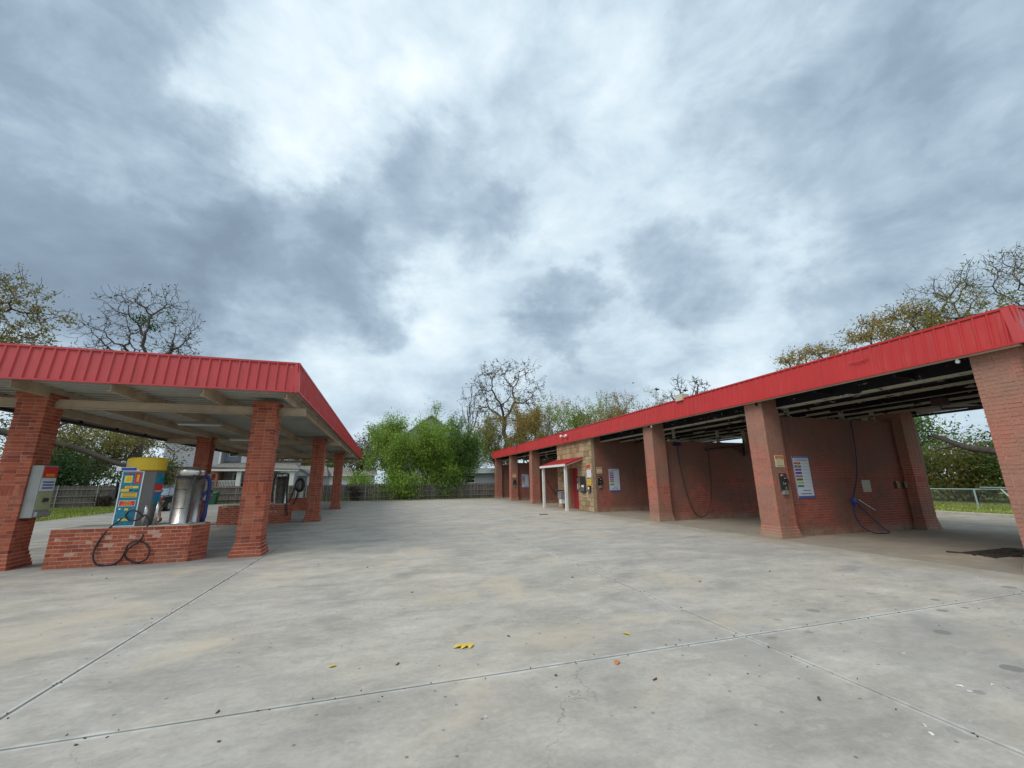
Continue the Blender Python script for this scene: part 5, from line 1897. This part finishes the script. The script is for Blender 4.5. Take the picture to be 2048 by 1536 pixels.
b = MB(); b.add([(-15.5, 44.6, 3.2), (-7.9, 44.6, 3.0), (-9.4, 48.45, 3.85), (-15.5, 48.45, 3.85), (-15.5, 44.6, 3.08), (-7.9, 44.6, 2.88), (-9.4, 48.45, 3.73), (-15.5, 48.45, 3.73)], [(0, 1, 2, 3), (7, 6, 5, 4), (0, 4, 5, 1), (1, 5, 6, 2), (2, 6, 7, 3), (3, 7, 4, 0)]); b.build('porch_roof', 'shingle', h1)
b = MB(); b.box(-15.4, -8.0, 44.62, 44.70, 2.80, 2.99); b.build('porch_fascia', 'white_paint', h1)
b = MB(); b.box(-15.45, -14.8, 44.8, 45.4, 0, 3.0); b.build('porch_pier', 'house_brick', h1)
for px in (-13.1, -9.4, -8.6):
    b = MB(); b.box(px-.18, px+.18, 44.8, 45.15, .4, 2.85); b.build('porch_column', 'white_paint', h1)
b = MB(); b.box(-15.4, -8.2, 44.75, 48.4, .2, .45); b.build('porch_floor', 'curb_concrete', h1)
b = MB(); b.box(-14.78, -13.3, 44.92, 44.98, 1.88, 1.95); b.box(-14.78, -13.3, 44.92, 44.98, 1.30, 1.35); b.build('railing', 'white_paint', h1)
xx = -14.72
while xx < -13.32:
    b = MB(); b.box(xx, xx+.05, 44.93, 44.97, 1.351, 1.879); b.build('baluster', 'white_paint', h1); xx += .125
window(h1, -14.6, -13.6, 48.49, .9, 2.6)
window(h1, -12.4, -11.2, 48.49, .9, 2.6)

h2 = thing('gabled_porch_house', 'small white house with a front gable beyond the far end of the canopy', 'house', (-9.6, 55, 0))
b = MB(); siding_wall(b, -10.6, -8.4, 55.3, 0, 2.5); b.box(-10.6, -8.4, 55.43, 60, 0, 2.5); b.build('wall', 'pale_siding', h2)
b = MB(); b.add([(-10.6, 54.9, 2.5), (-8.5, 54.9, 2.5), (-9.6, 54.9, 3.2), (-10.6, 55.1, 2.5), (-8.5, 55.1, 2.5), (-9.6, 55.1, 3.2)], [(0, 1, 2), (5, 4, 3), (0, 3, 4, 1), (1, 4, 5, 2), (2, 5, 3, 0)]); b.build('gable', 'pale_siding', h2)
b = MB()
for s in (-1, 1):
    xe = -9.6+s*1.35
    b.add([(-9.6, 54.7, 3.32), (xe, 54.7, 2.44), (xe, 62, 2.44), (-9.6, 62, 3.32), (-9.6, 54.7, 3.22), (xe, 54.7, 2.34), (xe, 62, 2.34), (-9.6, 62, 3.22)], [(0, 3, 2, 1), (4, 5, 6, 7), (0, 1, 5, 4), (1, 2, 6, 5), (2, 3, 7, 6)])
b.build('roof', 'shingle', h2)
b = MB(); b.add([(-13, 58.5, 2.5), (-7.0, 58.5, 2.5), (-7.6, 61, 3.9), (-13, 61, 3.9), (-13, 63.5, 2.5), (-7.0, 63.5, 2.5)], [(0, 1, 2, 3), (3, 2, 5, 4), (0, 4, 5, 1), (1, 5, 2), (0, 3, 4)]); b.build('main_roof', 'shingle', h2)
b = MB(); b.box(-12.8, -7.3, 59, 63, 0, 2.5); b.build('wall', 'siding', h2)
for px in (-10.4, -8.7):
    b = MB(); b.box(px-.1, px+.1, 54.9, 55.1, 0, 2.45); b.build('porch_column', 'white_paint', h2)
window(h2, -9.9, -9.2, 55.3, .9, 2.2)

h3 = thing('white_bungalow', 'long low white house with a grey roof beyond the fence right of the canopy', 'house', (-5.5, 70, 0))
b = MB(); siding_wall(b, -11, -1.6, 70, 0, 2.85); b.box(-11, -1.6, 70.13, 78, 0, 2.85); b.build('wall', 'pale_siding', h3)
b = MB(); b.add([(-11.5, 69.5, 2.85), (-1.1, 69.5, 2.85), (-1.5, 74, 4.1), (-11.2, 74, 4.1), (-11.5, 78.5, 2.85), (-1.1, 78.5, 2.85)], [(0, 1, 2, 3), (3, 2, 5, 4), (0, 4, 5, 1), (1, 5, 2), (0, 3, 4)]); b.build('roof', 'shingle', h3)
b = MB(); b.box(-11.5, -1.1, 69.46, 69.5, 2.72, 2.86); b.build('eave_board', 'white_paint', h3)
window(h3, -9.3, -8.2, 70, 1.3, 2.4); window(h3, -5.2, -4.4, 70, 1.3, 2.4)

h4 = thing('gabled_house', 'tall grey gabled house showing only its peak above the green trees', 'house', (6.35, 66, 0))
b = MB(); siding_wall(b, 1.6, 11.1, 62.1, 0, 7.8, .22); b.box(1.6, 11.1, 62.24, 74, 0, 7.8); b.build('wall', 'grey_siding', h4)
b = MB(); b.add([(1.6, 62.1, 7.8), (11.1, 62.1, 7.8), (6.35, 62.1, 11.45), (1.6, 62.3, 7.8), (11.1, 62.3, 7.8), (6.35, 62.3, 11.45)], [(0, 1, 2), (5, 4, 3), (0, 3, 4, 1), (1, 4, 5, 2), (2, 5, 3, 0)]); b.build('gable', 'siding', h4)
b = MB()
for s in (-1, 1):
    xe = 6.35+s*5.1
    b.add([(6.35, 61.6, 11.68), (xe, 61.6, 7.72), (xe, 74.5, 7.72), (6.35, 74.5, 11.68), (6.35, 61.6, 11.52), (xe, 61.6, 7.56), (xe, 74.5, 7.56), (6.35, 74.5, 11.52)], [(0, 3, 2, 1), (4, 5, 6, 7), (0, 1, 5, 4), (1, 2, 6, 5), (2, 3, 7, 6)])
b.build('roof', 'shingle', h4)
b = MB()
for s in (-1, 1):
    xe = 6.35+s*5.12
    b.add([(6.35, 61.56, 11.66), (xe, 61.56, 7.68), (xe, 61.56, 7.5), (6.35, 61.56, 11.46), (6.35, 61.595, 11.66), (xe, 61.595, 7.68), (xe, 61.595, 7.5), (6.35, 61.595, 11.46)], [(0, 1, 2, 3), (7, 6, 5, 4), (0, 4, 5, 1), (3, 2, 6, 7)])
b.build('barge_board', 'white_paint', h4)
b = MB(); siding_wall(b, 8.2, 15.5, 50, 0, 2.6); b.box(8.2, 15.5, 50.13, 54, 0, 2.6)
h5 = thing('low_shed', 'low grey outbuilding glimpsed between the green trees and the wash building', 'shed', (12, 50, 0))
b.build('wall', 'grey_siding', h5)
b = MB(); b.add([(7.9, 49.6, 2.6), (15.8, 49.6, 2.6), (15.8, 52, 3.3), (7.9, 52, 3.3), (15.8, 54.4, 2.6), (7.9, 54.4, 2.6)], [(0, 1, 2, 3), (3, 2, 4, 5), (0, 5, 4, 1), (1, 4, 2), (0, 3, 5)]); b.build('roof', 'galvanised', h5)
window(h5, 9.4, 10.6, 50, 1.5, 2.3)


# ------------------------------------------------------------------ cars
def car(name, label, x, y, ang, paint, L=4.3, Wd=1.78, group=None):
    t = thing(name, label, 'car', (x, y, 0), group)
    ca, sa = math.cos(ang), math.sin(ang)

    def tr(px, py, pz):
        return (x+px*ca-py*sa, y+px*sa+py*ca, pz)
    side = [(-2.12, .42), (-2.14, .72), (-2.0, .93), (-1.45, .97), (-.95, 1.0), (1.02, .98), (1.7, .86), (2.08, .70), (2.14, .45), (2.05, .26), (-2.0, .26)]
    b = MB()
    n = len(side)
    secs = []
    for (wy, sc_, dz) in ((-Wd/2, .985, 0), (-Wd/2+.10, 1.0, .0), (Wd/2-.10, 1.0, .0), (Wd/2, .985, 0)):
        secs.append([tr(px*sc_, wy, .26+(pz-.26)*(1.0 if abs(wy) < Wd/2-.05 else .93)) for px, pz in side])
    vs = sum(secs, [])
    fs = []
    for s in range(3):
        for i in range(n):
            j = (i+1) % n
            fs.append((s*n+i, (s+1)*n+i, (s+1)*n+j, s*n+j))
    fs.append(tuple(range(n))); fs.append(tuple(3*n+i for i in reversed(range(n))))
    b.add(vs, fs)
    b.build('body', paint, t, bevel=.03)
    cab = [(-1.55, .97), (-1.1, 1.40), (-.7, 1.455), (.15, 1.44), (.95, 1.0)]
    b = MB()
    secs = [[tr(px, s*(Wd/2-.07-(pz-.97)*.32), pz) for px, pz in cab] for s in (-1, 1)]
    m = len(cab)
    b.add(secs[0]+secs[1], [(i, i+m, i+m+1, i+1) for i in range(m-1)]+[tuple(range(m)), tuple(reversed(range(m, 2*m)))])
    b.build('glasshouse', 'car_glass', t)
    b = MB()
    rf = [(-1.12, 1.41), (-.7, 1.47), (.15, 1.455), (.22, 1.40)]
    secs = [[tr(px, s*(Wd/2-.2), pz) for px, pz in rf] for s in (-1, 1)]
    secs2 = [[tr(px, s*(Wd/2-.2), pz-.05) for px, pz in rf] for s in (-1, 1)]
    b.add(secs[0]+secs[1], [(i, i+4, i+5, i+1) for i in range(3)])
    b.add(secs2[0]+secs2[1], [(i, i+1, i+5, i+4) for i in range(3)])
    b.build('roof', paint, t)
    for s in (-1, 1):
        b = MB()
        for (a0, a1) in (((-1.5, .98), (-1.08, 1.41)), ((-.35, .98), (-.38, 1.45)), ((.93, 1.0), (.18, 1.44))):
            p0 = tr(a0[0], s*(Wd/2-.062-(a0[1]-.97)*.32), a0[1]); p1 = tr(a1[0], s*(Wd/2-.062-(a1[1]-.97)*.32), a1[1])
            b.tube([p0, p1], .035, 5)
        b.build('pillars', paint, t)
    for wx in (-1.32, 1.33):
        for s in (-1, 1):
            w = part('wheel', t, tr(wx, s*(Wd/2-.1), .31))
            c0 = np.array(tr(wx, s*(Wd/2-.19), .31)); c1 = np.array(tr(wx, s*(Wd/2+.012), .31))
            b = MB(); b.tube([c0, c1], .315, 22); b.build('tyre', 'black_rubber', w)
            c2 = np.array(tr(wx, s*(Wd/2+.02), .31))
            b = MB()
            b.tube([c1, c2], .20, 18)
            b.build('rim', 'alloy', w)
    for s in (-1, 1):
        b = MB(); b.obox(tr(-2.10, s*.66, .80), (.06, .34, .14), ang); b.build('tail_lamp', 'lamp_red', t)
        b = MB(); b.obox(tr(2.02, s*.62, .66), (.12, .32, .13), ang); b.build('headlight', 'lens_white', t)
    b = MB(); b.obox(tr(-2.15, 0, .62), (.012, .5, .12), ang); b.build('number_plate', 'decal_white', t)
    return t


car('parked_car', 'dark blue black car parked beyond the canopy, between the teal vacuum and steel cylinder', -13.85, 33.3, math.pi/2, 'car_paint')
car('parked_car', 'pale blue car roof showing over the fence beyond the canopy end', -4.4, 57.0, 0.15, 'pale_car_paint')
t = thing('wheelie_bin', 'dark green wheelie bin by the wooden fence behind the rear brick column', 'bin', (-13.0, 39.1, 0))
b = MB(); b.add([(-13.25, 38.85, .06), (-12.75, 38.85, .06), (-12.75, 39.35, .06), (-13.25, 39.35, .06), (-13.32, 38.78, .92), (-12.68, 38.78, .92), (-12.68, 39.42, .92), (-13.32, 39.42, .92)], MB.BF); b.build('body', 'green_bin', t, bevel=.02)
b = MB(); b.add([(-13.34, 38.74, .925), (-12.66, 38.74, .925), (-12.66, 39.44, .925), (-13.34, 39.44, .925), (-13.3, 38.8, .99), (-12.7, 38.8, .99), (-12.7, 39.4, 1.03), (-13.3, 39.4, 1.03)], MB.BF); b.build('lid', 'green_bin', t, bevel=.02)


# ------------------------------------------------------------------ person
def skin_obj(name, verts, edges, radii, material, parent, root=0, sub=2):
    me = bpy.data.meshes.new(name)
    base = wloc(parent)
    me.from_pydata([tuple(Vector(v)-base) for v in verts], edges, [])
    o = bpy.data.objects.new(name, me)
    col.objects.link(o)
    o.parent = parent
    md = o.modifiers.new('skin', 'SKIN')
    md.use_smooth_shade = True
    sv = me.skin_vertices[0].data
    for i, r in enumerate(radii):
        r = r if hasattr(r, '__len__') else (r, r)
        sv[i].radius = r
        sv[i].use_root = (i == root)
    sb = o.modifiers.new('sub', 'SUBSURF')
    sb.levels = sb.render_levels = sub
    me.materials.append(MATS[material])
    return o


px_, py_ = -9.42, 22.1
# faces right and a little away, leaning over with the near arm stretched forward
fwd = np.array([-.88, .30, 0]); fwd /= np.linalg.norm(fwd)
sid = np.array([-fwd[1], fwd[0], 0])


def B(f, s, z):
    return tuple(np.array([px_, py_, 0])+fwd*f+sid*s+np.array([0, 0, z]))


pe = thing('person', 'person in maroon shirt and khaki shorts leaning forward beside the teal vacuum', 'person', (px_, py_, 0))
V_ = [B(0, 0, .86), B(.03, 0, 1.05), B(.10, 0, 1.25), B(.14, 0, 1.36), B(.18, 0, 1.43), B(.21, 0, 1.50), B(.23, 0, 1.60),
      B(-.02, .10, .82), B(.03, .11, .46), B(-.03, .11, .08), B(.10, .12, .03),
      B(-.02, -.10, .82), B(-.10, -.11, .46), B(-.20, -.11, .09), B(-.08, -.12, .03),
      B(.12, .19, 1.33), B(.20, .23, 1.08), B(.44, .20, 1.06), B(.53, .19, 1.05),
      B(.12, -.19, 1.33), B(.26, -.22, 1.10), B(.48, -.16, 1.0), B(.56, -.15, .99)]
E_ = [(0, 1), (1, 2), (2, 3), (3, 4), (4, 5), (5, 6), (0, 7), (7, 8), (8, 9), (9, 10), (0, 11), (11, 12), (12, 13), (13, 14), (3, 15), (15, 16), (16, 17), (17, 18), (3, 19), (19, 20), (20, 21), (21, 22)]
R_ = [(.13, .11), (.12, .10), (.14, .11), (.11, .09), .055, (.085, .075), (.075, .07), .095, .06, .04, .04, .095, .06, .04, .04, .06, .042, .034, .03, .06, .042, .034, .03]
skin_obj('body', V_, E_, R_, 'skin', pe)
ti = [0, 1, 2, 3, 15, 16, 19, 20]
skin_obj('shirt', [V_[0], V_[1], V_[2], V_[3], V_[15], tuple((np.array(V_[15])*.4+np.array(V_[16])*.6)), V_[19], tuple((np.array(V_[19])*.4+np.array(V_[20])*.6))], [(0, 1), (1, 2), (2, 3), (3, 4), (4, 5), (3, 6), (6, 7)], [(.165, .14), (.15, .125), (.165, .135), (.12, .10), .085, .07, .085, .07], 'maroon_cloth', pe)
skin_obj('shorts', [V_[0], V_[7], tuple((np.array(V_[7])+np.array(V_[8]))/2), V_[8], V_[11], tuple((np.array(V_[11])+np.array(V_[12]))/2), V_[12]], [(0, 1), (1, 2), (2, 3), (0, 4), (4, 5), (5, 6)], [(.17, .145), .125, .11, .10, .125, .11, .10], 'khaki_cloth', pe)
skin_obj('boot', [B(-.04, .11, .22), B(-.04, .11, .07), B(.12, .12, .05)], [(0, 1), (1, 2)], [.055, .06, .045], 'boot', pe)
skin_obj('boot', [B(-.21, -.11, .22), B(-.21, -.11, .08), B(-.05, -.12, .05)], [(0, 1), (1, 2)], [.055, .06, .045], 'boot', pe)
for s in (1, -1):
    hb = np.array(V_[18] if s > 0 else V_[22])
    hv = [tuple(hb), tuple(hb+fwd*.07)]
    he = [(0, 1)]
    hr = [.028, .03]
    for k, (dz, ln) in enumerate(((.03, .065), (.01, .075), (-.01, .07), (-.03, .055))):
        a = len(hv)
        hv += [tuple(hb+fwd*(.07+ln*.5)+np.array([0, 0, dz-.01])), tuple(hb+fwd*(.07+ln)+np.array([0, 0, dz-.03]))]
        he += [(1, a), (a, a+1)]
        hr += [.010, .008]
    a = len(hv)
    hv += [tuple(hb+fwd*.04+np.array([0, 0, .045])), tuple(hb+fwd*.08+np.array([0, 0, .055]))]
    he += [(0, a), (a, a+1)]
    hr += [.011, .009]
    skin_obj('hand', hv, he, hr, 'skin', pe, sub=1)
hc = np.array(V_[6])
b = MB(); b.lathe((hc[0], hc[1], hc[2]+.0), [(.10, .0), (.105, .03), (.09, .08), (.05, .115), (.01, .125)], 16)
vis_ = [tuple(hc+fwd*f+sid*s+np.array([0, 0, z])) for (f, s, z) in ((.06, -.08, .0), (.06, .08, .0), (.19, .05, -.01), (.19, -.05, -.01), (.06, -.08, .015), (.06, .08, .015), (.19, .05, .002), (.19, -.05, .002))]
b.add(vis_, MB.BF)
b.build('cap', 'dark_cloth', pe, smooth=False)
b = MB(); nose = hc+fwd*.095+np.array([0, 0, -.055]); b.obox(tuple(nose), (.03, .025, .04), math.atan2(fwd[1], fwd[0]), 0, .004); b.build('nose', 'skin', pe)
b = MB()
for s in (-1, 1):
    e = hc+fwd*.08+sid*s*.032+np.array([0, 0, -.03]); b.obox(tuple(e), (.012, .02, .01), math.atan2(fwd[1], fwd[0]))
b.build('eyes', 'black_plastic', pe)

# ------------------------------------------------------------------ birds
for (px, py, D, s, lb) in ((1313, 779, 46, .55, 'black bird in flight above the red fascia, larger than its fellow'), (1266, 766, 52, .28, 'small black bird high above the yellow trees'), (1370, 781, 26, .30, 'black bird perched in the small bare treetop')):
    d = ray(px, py); c = CP+d*D/math.hypot(d[0], d[1])
    b = MB()
    b.lathe((c[0], c[1], c[2]-.30*s), [(.03*s, 0), (.17*s, .15*s), (.20*s, .32*s), (.12*s, .50*s), (.11*s, .58*s), (.02*s, .70*s)], 10)
    for q_ in (-1, 1):
        b.add([(c[0], c[1], c[2]+.12*s), (c[0]+q_*.45*s, c[1]-.15*s, c[2]+.22*s), (c[0]+q_*.62*s, c[1]-.2*s, c[2]-.05*s), (c[0]+q_*.1*s, c[1], c[2]-.12*s), (c[0], c[1]+.03, c[2]+.10*s), (c[0]+q_*.45*s, c[1]-.13*s, c[2]+.20*s), (c[0]+q_*.62*s, c[1]-.18*s, c[2]-.06*s), (c[0]+q_*.1*s, c[1]+.03, c[2]-.12*s)],
              [(0, 1, 2, 3), (4, 7, 6, 5), (0, 4, 5, 1), (1, 5, 6, 2), (2, 6, 7, 3)])
    b.build('bird', 'bird_black', None, loc=tuple(c), label=lb, cat='bird', group='black birds')

# ------------------------------------------------------------------ litter on the concrete


def fallen_leaf(x, y, s, ang, material, lb, n=1):
    b = MB()
    for k in range(n):
        a = ang+k*.5
        cx, cy = x+(k*.055), y+random.uniform(-.03, .03)
        ca, sa = math.cos(a), math.sin(a)
        prof = [(-.5, 0, .0), (-.2, .2, .25), (.15, .22, .3), (.5, 0, .1), (.15, -.22, .3), (-.2, -.2, .25)]
        top = [(cx+(u*ca-v*sa)*s, cy+(u*sa+v*ca)*s, .003+w*s*.5) for u, v, w in prof]
        bot = [(p[0], p[1], p[2]-.002) for p in top]
        b.add(top+bot, [(0, 1, 5), (1, 2, 4, 5), (2, 3, 4), (6, 11, 7), (7, 11, 10, 8), (8, 10, 9)]+[(i, i+6, (i+1) % 6+6, (i+1) % 6) for i in range(6)])
    return b.build('fallen_leaf', material, None, loc=(x, y, 0), label=lb, cat='leaf', group='fallen leaves')


fallen_leaf(.81, 4.45, .13, .3, 'yellow_leaf', 'cluster of three yellow leaves on the concrete in the middle foreground', 3)
fallen_leaf(2.1, 3.66, .10, 1.0, 'orange_leaf', 'orange brown leaf just below the long cross joint')
fallen_leaf(2.57, 4.27, .09, 2.2, 'yellow_leaf', 'single curled yellow leaf above the cross joint, right of the cluster')
fallen_leaf(-.34, 4.4, .07, .2, 'yellow_leaf', 'tiny pale yellow leaf left of the yellow cluster')
fallen_leaf(4.95, 5.85, .09, 1.4, 'orange_leaf', 'small brown leaf right of the long chalky joint')
random.seed(21)
b = MB()
spots = [(663, 1334), (932, 1258), (1017, 1273), (165, 1405), (435, 1425), (848, 1325), (795, 1329), (1049, 1313), (1112, 1352), (1280, 1308), (824, 1185), (1000, 1182), (1145, 1155), (1355, 1183), (213, 1157), (310, 1302), (735, 1135), (870, 1134), (637, 1130), (1203, 1088), (1370, 1053), (1524, 1216), (1310, 1360), (1845, 1370), (1638, 1399), (1490, 1120), (1540, 1143), (90, 1390)]
for (px, py) in spots[::2]:
    p = at(px, py, 'Z', 0)
    b.obox((p[0], p[1], .006), (random.uniform(.02, .05), random.uniform(.008, .018), .008), random.uniform(0, 3), 0, .004)
for k in range(260):
    p = (random.choice((-2.5, 3.7))+random.gauss(0, .05), random.uniform(1.5, 16)) if k % 2 else (random.uniform(-8, 9.5), 3.8+random.gauss(0, .05) if k % 4 else random.uniform(2, 20))
    b.obox((p[0], p[1], .004), (random.uniform(.006, .018), random.uniform(.004, .010), .005), random.uniform(0, 3), 0, .003)
o = b.build('leaf_debris', 'debris', kind='stuff')
o['label'] = 'scattered dark twigs and leaf crumbs over the concrete'
b = MB()
for (px, py) in ((1920, 1373), (1940, 1384), (1850, 1452), (1862, 1468), (1985, 1370), (972, 1435), (1808, 1307)):
    p = at(px, py, 'Z', 0)
    b.obox((p[0], p[1], .004), (random.uniform(.02, .04), random.uniform(.008, .014), .006), random.uniform(0, 3), 0, .004)
o = b.build('paper_scraps', 'chalk', kind='stuff')
o['label'] = 'small white paper scraps on the concrete at the lower right'
for (cx, cy, lb) in ((9.9, 20.4, 'dark stick lying on the concrete in front of the awning'),):
    p = at(1086, 1030, 'Z', 0)
    b = MB(); b.tube([(p[0]-.18, p[1], .02), (p[0], p[1]+.05, .025), (p[0]+.25, p[1]+.02, .02)], .018, 6)
    b.build('stick', 'debris', None, loc=(p[0], p[1], 0), label=lb, cat='stick')
